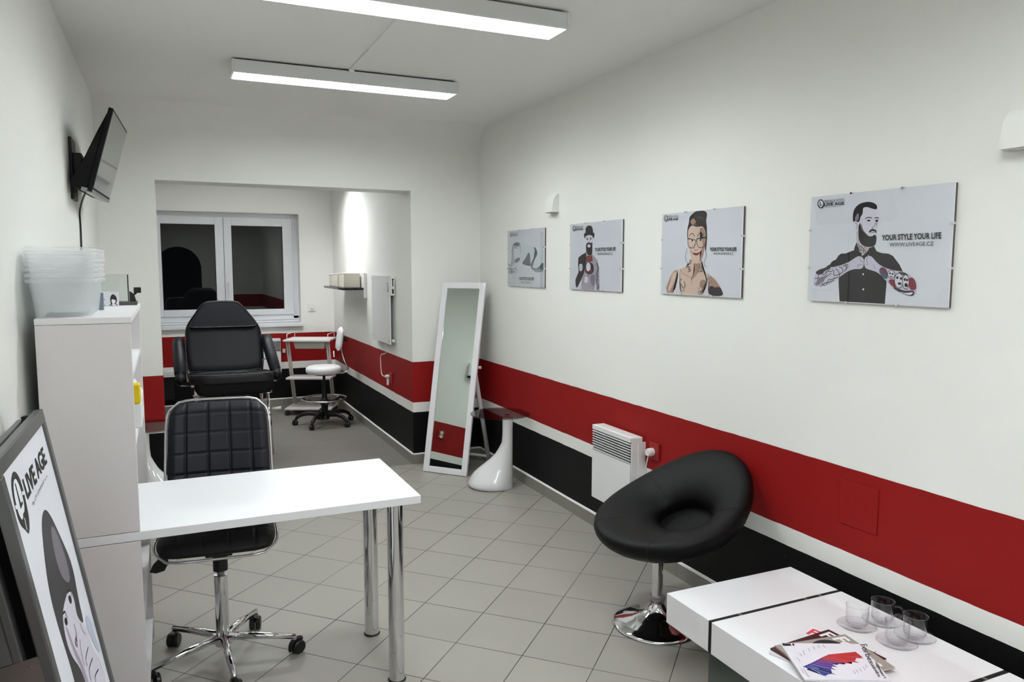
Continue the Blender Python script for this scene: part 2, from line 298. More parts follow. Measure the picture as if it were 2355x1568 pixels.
ART = json.loads(r'''{"P4":[[["p","shirt",0,[2170,2201,2086,1935,1885,1838,1698,1818,1507,1819,1384,1746,1265,1593,1117,1543,994,1424,1118,1215,1442,907,1451,667,1528,292,1525,26,3517,24,3524,308,3540,631,3544,857,3873,987,4174,1162,4030,1400,3911,1528,3750,1705,3556,1789,3288,1810,3071,1880,2941,2063,2573,1940]],["p","shirt2",0,[1509,258,2034,288,3525,292,3517,24,1525,26]],["l","shirt2",12,[2140,1146,1998,810,1992,304]],["p","shirt2",0,[3475,469,3470,424,3449,385,3416,355,3373,339,3326,338,3281,352,3244,380,3217,419,3206,463,3211,508,3232,547,3266,577,3309,593,3356,594,3401,579,3438,551,3464,513]],["l","shirt2",12,[2202,1916,2122,1415]],["p","skin4",0,[2149,2686,2181,2217,2333,1913,2528,1726,2733,1937,2675,2202,2366,2610]],["p","shirt2",0,[2082,1985,2181,2217,2292,1914,2507,1727,2582,1808,2770,1969,2941,2063,3071,1880,2830,1672,2349,1679,2156,1816]],["p","skin4",0,[2233,2182,2335,1879,2526,1743,2714,1921,2564,2073]],["l","ink",16,[2233,2182,2321,2079,2288,1980,2414,1911,2382,2078,2513,1942,2482,1810]],["l","ink",14,[2566,2040,2495,1909,2615,1906,2544,1776]],["l","rust",12,[2326,2013,2457,1877,2611,1973]],["p","pale",1,[2331,3409,2327,3177,2241,2949,2271,2814,2374,2610,2537,2471,2699,2431,3027,2517,3028,2679,3031,2744,2986,2844,3081,3035,3016,3136,3001,3365,2827,3442,2546,3494]],["p","grey4",1,[2262,2948,2368,2876,2442,2673,2659,2433,2499,2439,2300,2679]],["p","hair4",1,[1983,2945,1957,3199,2003,3430,2177,3586,2376,3645,2655,3657,2896,3584,3008,3478,3002,3348,2791,3395,2588,3474,2428,3469,2374,3373,2404,3238,2309,3144,2280,2980,2181,2935]],["p","grey4",1,[2047,3093,2195,3318,2248,3148,2216,3017,2095,2990]],["p","pale",1,[2015,2960,2073,3008,2179,2969,2236,2849,2231,2682,2170,2618,2093,2722]],["l","ink",12,[2078,2940,2164,2886,2183,2785,2147,2720]],["p","hair4",1,[2234,2882,2258,2415,2310,2246,2483,2075,2727,2029,2961,2062,3032,2158,3046,2418,2940,2481,2878,2418,2700,2415,2593,2518,2469,2579,2367,2710,2316,2862]],["p","hair4",1,[2678,2564,2793,2684,2959,2656,3037,2598,3022,2533,2956,2585,2825,2610,2771,2544]],["l","hair4",22,[2529,3056,2633,3099,2806,3066]],["l","hair4",22,[2924,3053,3029,3070,3097,3034]],["p","ink",1,[2580,3003,2679,3018,2764,2987,2711,2944,2623,2962]],["p","ink",1,[2945,2977,3022,2999,3085,2982,3059,2906,2980,2923]],["l","grey4",16,[2966,2894,2921,2766,2829,2721,2879,2680]],["l","ink",10,[2811,2532,2919,2554,3031,2523]],["p","arm4",1,[2533,1643,2346,1729,2166,1665,1948,1534,1621,1402,1112,1302,494,1252,345,1111,225,863,240,651,338,564,588,550,940,626,1277,803,1808,1146,2133,1247,2379,1240,2518,1279,2567,1444]],["p","arm4",1,[2572,1659,2748,1723,2888,1697,3036,1538,3281,1357,3746,1210,4229,1162,4525,1052,4721,774,4755,526,4678,353,4502,317,4169,420,3786,619,3506,856,3180,1130,2862,1212,2640,1262,2561,1411]],["l","ink",10,[2560,1660,2559,1444,2578,1279]],["l","grey4",14,[2348,1696,2419,1545,2523,1494]],["l","grey4",14,[2749,1706,2658,1576,2727,1443,2652,1378]],["l","grey4",14,[2336,1280,2288,1380,2408,1412,2511,1378]],["l","grey4",14,[2966,1408,3056,1244]],["l","ink",18,[368,1111,572,1101,691,1007,818,1094,1028,1250]],["l","ink",18,[294,864,497,890,614,831,808,920,1084,1077]],["l","ink",18,[286,652,540,750,708,762,748,832,871,973]],["l","ink",18,[499,1182,527,1101,471,936,598,726,809,589]],["l","ink",18,[676,1216,813,1171,866,1042,698,902,614,831]],["l","ink",18,[851,624,952,772,969,834,1101,835,1313,906]],["l","ink",18,[1118,1215,1209,1153,1220,1009,1349,1009,1559,1078]],["l","ink",18,[1289,1250,1425,1153,1480,976,1313,906,1227,905]],["l","ink",18,[1457,1317,1588,1272,1639,1146,1496,1061,1433,1044]],["l","ink",18,[1625,1351,1751,1357,1798,1282,1721,1180,1724,1146]],["l","ink",18,[360,582,488,697,531,725,437,777,428,900]],["l","ink",18,[587,568,758,682,845,711,999,731,1233,819]],["l","ink",18,[726,1146,854,1223,898,1216,969,1146,1123,1146]],["l","ink",18,[1707,1384,1821,1407,1856,1349,1790,1248,1803,1214]],["p","plum",1,[299,1111,496,1217,805,1286,972,1424,1086,1354,1028,1250,768,1181,688,1042,420,1006]],["p","grey4",1,[329,688,518,901,738,972,834,868,621,726,496,584]],["p","blue4",1,[3213,1211,3320,1341,3556,1243,3617,889,3425,920,3261,1081]],["p","red4",1,[3323,1292,3557,1227,3510,1082,3372,1146]],["p","red4",1,[3601,857,3840,923,4003,702,3938,574,3744,682]],["p","red4",1,[4405,958,4601,975,4728,774,4735,556,4470,536]],["p","plum",1,[3973,1146,4230,1152,4417,1052,4369,958,4125,1083]],["p","plum",1,[3787,609,3973,606,4273,501,4683,540,4659,368,4502,327,4169,420]],["p","ink",0,[3894,1067,3888,1014,3864,968,3825,934,3775,915,3720,915,3667,933,3623,967,3592,1013,3579,1066,3585,1119,3609,1165,3649,1199,3699,1218,3754,1217,3807,1199,3851,1165,3881,1119]],["p","pale",0,[3871,1067,3866,1021,3846,980,3812,950,3769,934,3723,934,3677,949,3639,979,3613,1020,3602,1066,3607,1112,3628,1153,3662,1183,3705,1199,3752,1199,3797,1183,3834,1153,3860,1112]],["p","ink",0,[3720,1098,3719,1086,3714,1076,3705,1068,3694,1063,3683,1063,3671,1068,3662,1075,3655,1086,3652,1098,3653,1110,3659,1121,3667,1129,3678,1133,3690,1133,3701,1129,3710,1121,3717,1110]],["p","ink",0,[3826,1082,3824,1070,3819,1060,3811,1052,3800,1048,3789,1048,3777,1052,3768,1060,3761,1070,3758,1082,3760,1094,3765,1105,3773,1113,3784,1117,3796,1117,3807,1113,3816,1105,3823,1094]],["p","ink",0,[3784,986,3781,980,3772,974,3759,970,3742,967,3723,967,3706,969,3692,974,3682,979,3679,986,3681,993,3690,998,3704,1003,3721,1005,3739,1005,3756,1003,3771,999,3780,993]],["p","ink",0,[4231,856,4226,764,4200,683,4156,623,4098,590,4034,589,3972,620,3919,679,3881,760,3863,853,3868,946,3895,1027,3940,1088,3999,1120,4063,1120,4124,1088,4177,1028,4214,948]],["p","pale",0,[4206,856,4202,772,4180,697,4142,642,4092,612,4037,611,3984,639,3938,694,3905,768,3890,853,3893,938,3916,1013,3955,1068,4005,1098,4060,1098,4113,1069,4159,1014,4191,940]],["p","ink",0,[4034,956,4032,940,4025,925,4013,915,3998,909,3981,909,3965,914,3952,925,3942,939,3938,955,3940,972,3947,986,3960,997,3975,1003,3992,1003,4008,997,4021,986,4030,972]],["p","ink",0,[4183,925,4181,909,4174,895,4162,884,4147,878,4130,878,4114,884,4101,894,4092,908,4088,925,4090,941,4097,955,4109,966,4124,972,4141,972,4156,966,4170,956,4179,941]],["p","ink",0,[4165,751,4162,736,4150,723,4131,713,4108,707,4082,707,4058,712,4038,721,4024,734,4019,750,4022,765,4034,778,4053,788,4077,794,4102,794,4126,789,4146,780,4160,766]],["p","ink",0,[4462,818,4459,730,4441,652,4408,594,4366,563,4318,562,4271,592,4230,649,4201,726,4187,815,4189,903,4208,981,4241,1039,4284,1070,4332,1070,4378,1040,4419,982,4447,905]],["p","pale",0,[4440,817,4438,737,4423,666,4396,613,4360,584,4320,584,4280,611,4246,663,4221,734,4209,815,4210,896,4226,967,4253,1020,4289,1048,4329,1048,4369,1020,4403,968,4428,898]],["p","ink",0,[4327,895,4325,878,4319,862,4308,851,4294,845,4279,845,4264,851,4252,862,4243,877,4240,894,4241,911,4248,927,4259,938,4272,944,4287,944,4302,938,4314,927,4323,912]],["p","ink",0,[4414,880,4413,864,4407,849,4397,839,4385,833,4371,833,4358,838,4346,849,4338,863,4335,879,4336,895,4342,909,4352,920,4365,926,4378,926,4392,920,4403,910,4411,896]],["p","ink",0,[4415,707,4413,684,4403,663,4387,647,4366,639,4343,638,4322,646,4303,661,4291,682,4285,706,4287,729,4297,750,4314,766,4334,774,4357,775,4379,767,4397,751,4410,731]],["p","pale",1,[4055,480,4351,424,4669,493,4536,350,4280,406]],["p","pale",0,[2598,1057,2596,1045,2591,1034,2582,1025,2570,1021,2558,1021,2546,1025,2535,1033,2528,1044,2525,1057,2527,1069,2532,1080,2541,1088,2553,1093,2565,1093,2577,1088,2588,1080,2595,1069]],["p","pale",0,[2639,511,2638,498,2632,486,2622,477,2609,472,2595,471,2581,476,2570,484,2562,496,2559,510,2560,523,2567,536,2577,545,2589,550,2603,550,2617,545,2628,537,2636,525]],["p","pale",0,[2517,1760,2516,1748,2511,1738,2503,1731,2493,1727,2482,1728,2471,1732,2462,1739,2455,1749,2453,1761,2454,1772,2459,1782,2467,1789,2477,1793,2488,1793,2499,1789,2508,1781,2515,1771]],["p","pale",0,[2767,1722,2767,1714,2764,1707,2759,1702,2753,1700,2746,1700,2739,1703,2733,1708,2729,1715,2728,1723,2728,1731,2731,1738,2736,1743,2743,1745,2749,1745,2756,1742,2762,1737,2766,1730]],["p","k",0,[358,3604,333,3632,313,3663,299,3698,291,3733,290,3769,296,3803,308,3835,326,3862,350,3883,378,3898,408,3907,441,3908,474,3902,507,3889,537,3869,563,3844,585,3814,602,3781,612,3746,616,3710,613,3675,604,3643,588,3614,567,3590,464,3542]],["p","w",0,[570,3732,566,3690,548,3653,519,3627,482,3615,441,3617,402,3635,369,3666,346,3705,335,3749,339,3792,357,3829,387,3855,424,3867,464,3864,504,3846,537,3816,560,3776]],["p","k",0,[395,3824,431,3825,440,3694,511,3703,513,3668,407,3658]],["l","w",15,[463,3605,466,3560]]],[["YOUR STYLE YOUR LIFE",1,[3272,2448,5542,2459,5557,2245,3285,2247]],["WWW.LIVEAGE.CZ",0,[3606,2166,5286,2160,5295,2029,3623,2031]],["PIERCING & TATTOO",0,[624,3859,1564,3860,1571,3768,630,3765]],["LIVE AGE",1,[622,3758,1568,3741,1577,3621,631,3632]],["by LTI COMPANY s.r.o.",0,[740,3597,1434,3597,1437,3563,743,3555]]]],"P3":[[["p","skin3",1,[2259,1852,2216,1503,1886,1334,1314,1254,906,1134,590,736,157,35,4813,34,4655,366,4348,695,3989,929,3627,1050,3254,1276,3114,1483,3181,1823]],["p","tan3",1,[2545,1565,2819,1507,3084,1586,3095,1278,2784,973,2466,732,2351,837,2616,1113,2662,1355]],["p","tan3",1,[3627,1050,4348,695,4788,40,3766,23,3696,561]],["p","tan3",1,[3008,731,3532,797,3494,391,3129,320]],["p","plum",1,[3726,426,3953,511,4209,396,4430,496,4657,333,4798,37,3766,23]],["p","tan3",1,[906,1134,1315,1236,1272,806,1056,265,898,39,279,74]],["p","skin3",1,[908,1061,1200,1166,1157,735,761,190,461,113]],["p","tank",0,[1372,1271,1516,1276,1476,805,1520,377,1677,15,899,24,1173,303,1330,806]],["p","tank",0,[3730,1049,3834,997,3720,594,3705,291,3766,23,3166,19,3497,323,3598,696]],["l","shirt",14,[1528,1276,1487,805,1532,377,1689,16]],["l","shirt",14,[3834,997,3694,594,3695,291,3776,23]],["l","grey4",10,[3730,1032,3616,628,3297,49]],["p","hair3",1,[2033,2703,1995,2987,2040,3300,2143,3539,2135,3749,2352,3889,2621,4021,3156,4018,3463,3913,3456,3676,3358,3498,3467,3371,3499,2895,3509,2624,3458,2153,3391,2122,3337,2634,2118,2699]],["p","skin3",1,[2100,3191,2051,2983,2114,2488,2252,2062,2373,1779,2710,1527,2872,1516,3108,1654,3282,1956,3375,2292,3428,2696,3357,3108,3182,3290,2702,3255,2370,3382]],["p","tan3",1,[2919,3205,3237,3218,3395,2902,3396,2427,3282,1956,3108,1654,2976,1624,3099,1894,3164,2302,3200,2777,3031,3061]],["p","skin3",1,[2718,2805,3149,2746,3220,2231,2961,2036,2689,2115]],["p","blond3",1,[2225,3567,2468,3723,2694,3497,2590,3366,2315,3386]],["p","hair3",1,[2480,3374,2694,3497,3176,3461,3391,3309,3375,3039,3182,3290,2863,3295,2703,3237]],["l","blond3",12,[2535,3370,2697,3393,2647,3276,2862,3312]],["l","hair3",16,[2681,3843,2948,3889,3166,3734,3321,3823]],["l","plum",20,[2355,3801,2680,3878,2892,3963]],["l","blond3",10,[2742,3666,3008,3713,3225,3559]],["l","shirt",24,[2071,2754,2116,2741,2505,2678,2682,2617,2599,2361,2355,2278,2129,2382,2073,2701]],["l","shirt",24,[2682,2617,2780,2594,2776,2698,3369,2751,3404,2494,3269,2314,2952,2294,2796,2456,2768,2630]],["l","shirt",30,[2777,2691,3385,2753,3515,2759]],["l","shirt",26,[2072,2729,2506,2671]],["p","pale",0,[2540,2635,2532,2617,2510,2603,2476,2593,2433,2589,2387,2591,2343,2600,2307,2613,2284,2630,2275,2648,2283,2666,2305,2680,2340,2690,2383,2694,2429,2692,2472,2683,2508,2670,2531,2653]],["p","shirt",0,[2496,2637,2492,2619,2480,2604,2462,2593,2439,2588,2414,2590,2390,2597,2371,2610,2358,2626,2353,2644,2356,2662,2368,2677,2387,2688,2410,2693,2435,2691,2459,2684,2478,2671,2491,2655]],["p","pale",0,[3184,2649,3176,2632,3153,2617,3116,2608,3071,2604,3023,2607,2978,2615,2940,2629,2916,2645,2907,2663,2914,2681,2938,2695,2975,2704,3020,2708,3068,2705,3113,2697,3150,2683,3175,2667]],["p","shirt",0,[3120,2645,3117,2627,3104,2611,3085,2600,3061,2594,3035,2596,3010,2604,2990,2617,2976,2634,2971,2653,2975,2672,2987,2688,3007,2699,3031,2704,3057,2702,3081,2695,3102,2681,3115,2664]],["l","hair3",22,[2168,2836,2303,2951,2468,2958,2599,2812]],["l","hair3",26,[2800,2800,2929,2947,3114,2970,3251,2842]],["p","lip3",1,[2418,2056,2611,2028,2692,2039,2773,2022,3040,2057,2937,1951,2751,1906,2559,1947]],["l","shirt",8,[2362,2075,2693,2004,3066,2073]],["l","tan3",20,[2621,2499,2575,2258,2687,2167,2874,2211]],["l","tan3",14,[2304,2165,2363,2058]],["l","hair3",12,[2049,2281,1919,1969,1958,1685,2161,1487]],["l","hair3",14,[3391,2122,3503,1914,3372,1647,3362,1478,3501,1373]],["l","hair3",30,[3441,2628,3458,2153]],["l","plum",18,[2238,1678,2377,1674,2325,1571,2162,1469,2055,1331,2220,1398,2199,1223]],["l","plum",18,[2305,1361,2225,1258,2365,1221,2174,1136]],["l","plum",18,[3038,1382,3198,1345,3096,1244,3257,1173,2939,1143]],["l","shirt",14,[1536,734,1678,787,1524,591,1869,238,1612,217,1530,413]],["l","shirt",20,[1853,680,1927,521,1865,344,1600,556]],["l","shirt",14,[3435,611,3336,424,3084,80,3001,181,3071,456,3228,519]],["l","shirt",18,[3027,199,3290,253,3441,424]],["l","tan3",20,[1547,1233,1841,1016,2351,854,2471,593]],["p","k",0,[165,3684,141,3709,123,3738,110,3769,103,3801,104,3833,110,3864,124,3892,143,3916,167,3935,194,3949,225,3956,257,3956,290,3950,321,3938,350,3920,375,3897,396,3870,411,3840,420,3808,423,3776,419,3745,408,3716,392,3690,370,3669,267,3621]],["p","w",0,[378,3797,372,3758,354,3726,324,3703,287,3692,247,3695,209,3711,177,3739,156,3775,148,3815,153,3853,172,3886,202,3909,239,3920,279,3917,317,3900,348,3872,369,3836]],["p","k",0,[209,3881,244,3882,249,3764,318,3771,320,3740,215,3732]],["l","w",15,[268,3684,269,3637]]],[["YOUR STYLE YOUR LIFE",1,[3748,2276,5570,2252,5576,2077,3754,2097]],["WWW.LIVEAGE.CZ",0,[4011,2044,5354,2028,5358,1915,4015,1924]],["PIERCING & TATTOO",0,[411,3936,1281,3897,1285,3807,414,3837]],["LIVE AGE",1,[416,3808,1280,3783,1284,3668,420,3687]],["by LTI COMPANY s.r.o.",0,[512,3654,1156,3649,1157,3627,513,3625]]]],"P2":[[["p","body2",0,[1922,2117,2655,2149,3250,1799,3470,1286,3543,23,3168,33,3086,681,2958,27,1385,15,1419,609,1678,1058,1886,1722]],["p","grey4",1,[2425,933,3021,939,3070,637,2912,200,2524,365]],["p","pale",1,[1816,838,2211,799,2176,401,1691,435]],["p","shirt2",0,[987,1951,1346,2103,1963,2269,1955,1809,1723,1058,1374,608,881,100,694,187,641,595,1047,1098,949,1503]],["p","pale",1,[1085,1547,1400,1591,1537,1457,1498,1146,1183,1122,1071,1323]],["l","shirt2",12,[1105,1458,1357,1480]],["l","shirt2",12,[1107,1345,1405,1346]],["l","shirt2",12,[1163,1225,1407,1212]],["p","red4",0,[1950,2028,2656,2071,2732,1738,2366,1675,1931,1699]],["l","shirt2",16,[2013,1940,2315,2024,2574,1934,2407,1762,2103,1808]],["p","plum",1,[1844,1634,2149,1676,2581,1652,2839,1500,2889,1154,2681,979,2339,932,1901,1016,1764,1236]],["p","red4",0,[1806,1325,2028,1237,2076,1017,1856,1060]],["p","red4",0,[2502,1326,2675,1240,2638,1022,2423,1020]],["p","pale",0,[2484,1392,2470,1302,2427,1223,2360,1164,2276,1133,2185,1132,2099,1163,2028,1221,1981,1301,1963,1391,1977,1481,2021,1561,2090,1619,2174,1650,2265,1650,2350,1618,2420,1560,2466,1481]],["p","grey4",0,[2357,866,2352,842,2334,821,2307,805,2273,796,2237,796,2203,803,2175,819,2156,840,2149,864,2155,888,2173,909,2200,925,2234,934,2270,934,2304,926,2332,911,2351,890]],["p","pale",1,[1812,3213,2289,3260,2715,3200,2740,2878,2644,2623,2391,2500,2088,2529,1866,2731]],["p","hair4",0,[1919,2686,2021,2814,2254,2859,2487,2800,2673,2859,2671,2192,2503,2065,2140,2105,1945,2291]],["p","pale",1,[2059,2660,2170,2766,2385,2768,2490,2649,2390,2543,2174,2548]],["l","hair4",20,[2084,2703,2299,2754,2473,2680]],["l","hair4",10,[2172,2670,2387,2673]],["l","ink",30,[1964,3077,2163,3104]],["l","ink",30,[2360,3106,2591,3106]],["p","ink",0,[2147,3027,2143,3015,2129,3005,2109,2998,2083,2995,2056,2996,2031,3001,2010,3009,1996,3020,1991,3032,1995,3044,2009,3054,2029,3061,2055,3064,2082,3063,2107,3058,2128,3050,2142,3039]],["p","ink",0,[2558,3030,2554,3019,2541,3009,2521,3002,2496,2998,2469,2999,2444,3004,2423,3013,2410,3024,2405,3035,2409,3047,2422,3057,2443,3064,2468,3067,2494,3066,2519,3061,2540,3053,2554,3042]],["l","grey4",20,[2293,3065,2253,2893,2383,2872]],["p","hat2",0,[1852,3429,1847,3690,2035,3832,2361,3850,2575,3784,2706,3607,2727,3414,2921,3363,2900,3193,2778,3048,2630,3234,2288,3290,1925,3243,1789,3083,1662,3262,1677,3393]],["p","ink",0,[1859,3494,2285,3411,2726,3456,2728,3384,2287,3346,1861,3420]],["l","ink",18,[3170,1671,3321,1610,3140,1560,3307,1508]],["l","ink",18,[3240,1542,3391,1482,3210,1431,3377,1380]],["l","ink",18,[3334,1414,3484,1354,3304,1302,3470,1252]],["l","ink",18,[3263,1285,3413,1226,3232,1173,3399,1123]],["l","ink",18,[3208,1156,3359,1097,3177,1044,3345,994]],["l","ink",18,[3153,1027,3304,968,3122,914,3290,865]],["l","ink",18,[3239,898,3390,840,3209,786,3376,737]],["l","ink",18,[3251,769,3401,712,3220,657,3387,608]],["l","ink",18,[3162,639,3313,581,3131,526,3299,477]],["l","ink",18,[3165,509,3317,452,3134,396,3303,348]],["l","ink",18,[3401,385,3551,328,3371,272,3538,225]],["l","ink",18,[3322,254,3472,197,3291,141,3458,94]],["p","k",0,[316,3632,289,3658,268,3688,254,3721,247,3756,249,3790,257,3824,273,3854,296,3880,324,3901,357,3917,393,3925,430,3927,468,3921,504,3909,537,3891,566,3867,589,3838,606,3807,615,3773,618,3738,612,3705,599,3673,580,3645,554,3621,433,3556]],["p","w",0,[566,3759,559,3718,536,3682,501,3656,458,3644,412,3646,368,3662,332,3691,308,3729,299,3772,307,3813,329,3849,364,3875,408,3887,454,3885,498,3868,534,3839,557,3801]],["p","k",0,[372,3845,413,3846,415,3720,496,3730,497,3696,375,3685]],["l","w",15,[435,3634,436,3572]]],[["YOUR STYLE YOUR LIFE",1,[2967,2508,5265,2516,5271,2301,2971,2307]],["WWW.LIVEAGE.CZ",0,[3306,2216,4931,2221,4935,2073,3310,2071]],["PIERCING & TATTOO",0,[634,3872,1544,3857,1546,3757,636,3774]],["LIVE AGE",1,[618,3748,1547,3744,1549,3621,620,3623]],["by LTI COMPANY s.r.o.",0,[758,3599,1408,3588,1408,3570,758,3577]]]],"P1":[[["p","body1",1,[1945,3145,3271,3040,4311,2704,5210,2332,5786,2218,5773,1490,5186,1204,4269,1216,3691,1476,2853,1491,2128,1709,1781,2283]],["p","sh1",1,[3548,2508,3712,2128,3699,1728,3926,1472,3334,1472,2248,1630,2871,1948]],["p","sh1",1,[4198,2767,4484,2747,4764,2541,4893,2244,4404,1912,4186,1568,4040,1370,3785,1475,4055,1870,4583,2154,4535,2500]],["p","sh1",1,[3810,1525,4271,1291,4961,1306,5779,1830,5768,1196,5183,1080,4499,1138,3920,1271]],["p","mid1",1,[4270,1266,5769,1245,5767,1098,4840,1010,4266,1116]],["p","pale",1,[3567,1327,3803,1298,3774,1122,3561,1124]],["p","hair1",1,[1072,3181,1885,3198,2183,2983,2220,2424,1637,1874,1144,1624,531,1451,657,2106,779,2935]],["p","pale",1,[1116,2819,1932,2866,2104,2580,2024,2174,1506,1774,1074,1991,974,2514]],["p","sh1",1,[995,2926,1932,2866,1967,3093,1511,3163,940,3083]],["p","grey4",1,[1071,1939,2084,2121,2008,1815,1247,1649]],["l","ink",30,[1112,2742,1430,2782,1676,2697]],["l","sh1",60,[940,3083,685,2627,696,2105,532,1477]],["l","ink",30,[-50,1593,594,1423,319,1162,1089,1048]],["l","ink",30,[63,1272,841,1209,1357,1307,1598,1042]],["l","ink",30,[-85,1006,698,945,1220,1099]],["l","mid1",30,[988,1575,709,1157,807,572]],["l","mid1",30,[1344,1045,945,731,1191,518]],["l","ink",30,[84,1644,200,1376,703,1051,435,894]],["l","mid1",30,[1622,1564,1228,1256,1464,886]],["l","mid1",30,[1119,359,1195,93]],["l","ink",30,[-77,1140,313,1055,835,1103]],["p","k",0,[352,3646,329,3668,312,3692,302,3719,298,3747,301,3775,311,3802,327,3827,349,3848,376,3865,406,3878,439,3884,473,3886,506,3881,538,3871,567,3856,591,3836,610,3813,624,3787,630,3759,630,3731,623,3704,610,3678,591,3655,566,3636,451,3568]],["p","w",0,[585,3748,576,3715,553,3686,520,3665,481,3655,439,3657,400,3671,370,3695,351,3726,345,3760,354,3794,377,3823,410,3843,450,3853,492,3851,530,3837,561,3814,580,3783]],["p","k",0,[416,3819,452,3820,447,3718,520,3725,519,3697,408,3689]],["l","w",15,[459,3648,456,3581]]],[["YOUR STYLE YOUR LIFE",1,[1920,674,4324,698,4318,475,1910,454]],["WWW.LIVEAGE.CZ",0,[2193,359,3940,384,3936,247,2187,223]],["PIERCING & TATTOO",0,[677,3875,1656,3855,1652,3765,672,3788]],["LIVE AGE",1,[671,3763,1651,3740,1645,3619,663,3630]],["by LTI COMPANY s.r.o.",0,[777,3609,1532,3594,1531,3578,776,3594]]]],"B":[[["p","capb",1,[3342,10264,2694,10141,2183,9646,1653,8927,1573,8080,1733,7008,1667,6309,2741,5693,2704,6397,2005,7049,1955,7581,2296,8017,2706,8065,3737,8078,3915,7680,3757,7351,3951,7061,4363,6791,4442,7400,4861,8257,4357,9151,3828,9961]],["p","capb2",1,[3502,9782,4003,9518,4267,8736,4219,8154,3780,8135,3194,8568,3153,9245]],["p","faceb",1,[2706,8065,3783,8045,3957,7662,3757,7351,3908,7080,4357,6788,4542,6471,4615,5907,5247,5312,5125,4549,4963,4087,2741,5693,2704,6397,2053,7071,1955,7581,2248,7993]],["p","faceb2",1,[2214,7824,2368,6956,2704,6397,2741,5693,3129,5470,2999,6337,2566,7044,2466,7519]],["l","ink",40,[3371,8087,3750,7975,3762,7796]],["p","ink",1,[3316,7989,3598,7941,3678,7759,3459,7732,3314,7845]],["l","ink",40,[2331,8000,2598,7926,2643,7741]],["p","ink",1,[2310,7871,2565,7824,2617,7659,2393,7656,2278,7771]],["l","faceb2",80,[3186,7320,3103,7067,2761,7042,2957,6896]],["l","ink",40,[2935,7101,3023,6961]],["l","faceb2",50,[3352,6847,3121,6569,3096,6286]],["l","ink",30,[4066,6290,3453,6298,3396,6127]],["l","ink",30,[4216,5901,3490,5976,3363,5742]],["l","ink",30,[4575,5395,3936,5530,3761,5315]],["p","blueb",1,[4673,6855,5014,6752,5270,6446,5246,6132,5452,5482,5141,5585,4701,6236,4565,6617]],["l","faceb2",40,[3852,7057,3941,6812,4149,6609]],["p","k",1,[1441,11662,1568,11616,1740,11462,1800,11248,1774,11037,1719,10807,1636,10566,1450,10400,1238,10312,1138,10430,842,10622,726,10806,732,11037,775,11293,928,11518,1095,11617,1295,11673]],["p","w",1,[1348,11531,1458,11473,1560,11306,1572,11096,1541,10918,1382,10779,1205,10798,1145,10724,993,10709,867,10869,851,11055,905,11255,1020,11420,1175,11523]],["p","k",0,[1200,11461,1282,11438,1270,11009,1436,11005,1435,10950,1129,10914,1119,10954]],["l","w",40,[1229,10679,1175,10455]],["l","w",60,[736,11072,917,11034]],["l","w",60,[1612,11122,1889,11070]]],[["LIVE AGE",1,[1941,11342,5008,11410,5076,10950,1952,10874]],["by LTI COMPANY s.r.o.",0,[2326,10719,4611,10770,4686,10673,2326,10610]]]],"M":[[["p","mred",0,[1327,1445,2304,1630,2315,1524,2376,1319,2102,1252,1200,1296]],["p","mred",0,[1327,1445,1262,1391,1318,1403,1207,1369,1789,1261,2389,1238,2291,1348,2304,1630]],["l","grey4",4,[1315,1361,1810,1302,2242,1306]],["p","mred",0,[1207,1369,1143,1315,1198,1327,1069,1283,1586,1080,2118,967,2018,1071,2166,1274]],["l","grey4",4,[1176,1274,1607,1120,1971,1030]],["p","mred",0,[1069,1283,1005,1229,1060,1241,940,1186,1382,1000,1842,901,1739,1005,1902,999]],["l","grey4",4,[1048,1178,1402,1040,1692,964]],["p","mpur",0,[940,1186,877,1134,933,1145,818,1101,1191,941,1588,864,1482,968,1657,934]],["l","grey4",4,[926,1094,1211,981,1435,928]],["p","mpur",0,[818,1101,755,1049,811,1060,696,1017,1011,886,1353,838,1244,942,1433,898]],["l","grey4",4,[804,1010,1030,926,1198,901]],["p","mpur2",0,[696,1017,634,965,689,976,576,933,931,781,1309,712,1201,814,1225,873]],["l","grey4",4,[684,926,949,821,1155,774]],["p","mpur2",0,[576,933,514,882,569,893,442,850,811,662,1199,559,1090,658,1162,746]],["l","blueb",4,[550,843,829,701,1045,619]],["p","mblue",0,[442,850,381,798,436,810,348,792,716,474,1095,248,988,341,1041,590]],["l","blueb",4,[456,786,734,511,944,304]],["p","mblue",0,[348,792,287,741,342,753,258,731,653,467,1060,291,952,385,916,276]],["l","blueb",4,[366,724,671,504,908,347]],["p","mblue",0,[258,731,197,680,252,692,333,598,571,317,830,122,721,214,880,319]],["l","blueb",4,[439,592,588,354,677,177]],["p","mblue",0,[333,598,273,548,327,560,483,448,572,297,693,221,581,315,705,151]],["l","blueb",4,[587,443,589,333,537,277]],["p","k",0,[42,2100,318,2082,313,1951,33,1950]],["p","k",0,[380,2082,442,2082,410,1963,354,1963]],["l","grey4",7,[215,1223,234,990]],["l","grey4",7,[404,1469,424,1307]],["l","grey4",7,[589,1665,531,1389]],["l","grey4",7,[801,1780,787,1612]],["l","grey4",7,[1013,1925,998,1725]],["l","grey4",7,[1215,2012,1196,1840]],["l","grey4",7,[1391,2042,1384,1869]],["l","grey4",7,[2245,828,2216,688]],["l","grey4",7,[2115,730,2100,525]],["l","grey4",7,[1960,633,1948,452]],["l","grey4",7,[1820,559,1810,380]],["l","grey4",7,[1706,487,1709,332]],["l","grey4",7,[110,590,100,308]],["l","grey4",7,[194,593,172,289]],["l","grey4",7,[165,334,173,109]]],[["Forbes",2,[2876,2102,2567,908,2414,927,2633,2062]],["NEJBOHATŠÍ",1,[2709,959,2539,116,2430,70,2568,932]],["LIDÉ SVĚTA",1,[2541,907,2423,193,2325,147,2425,880]]]]}''')

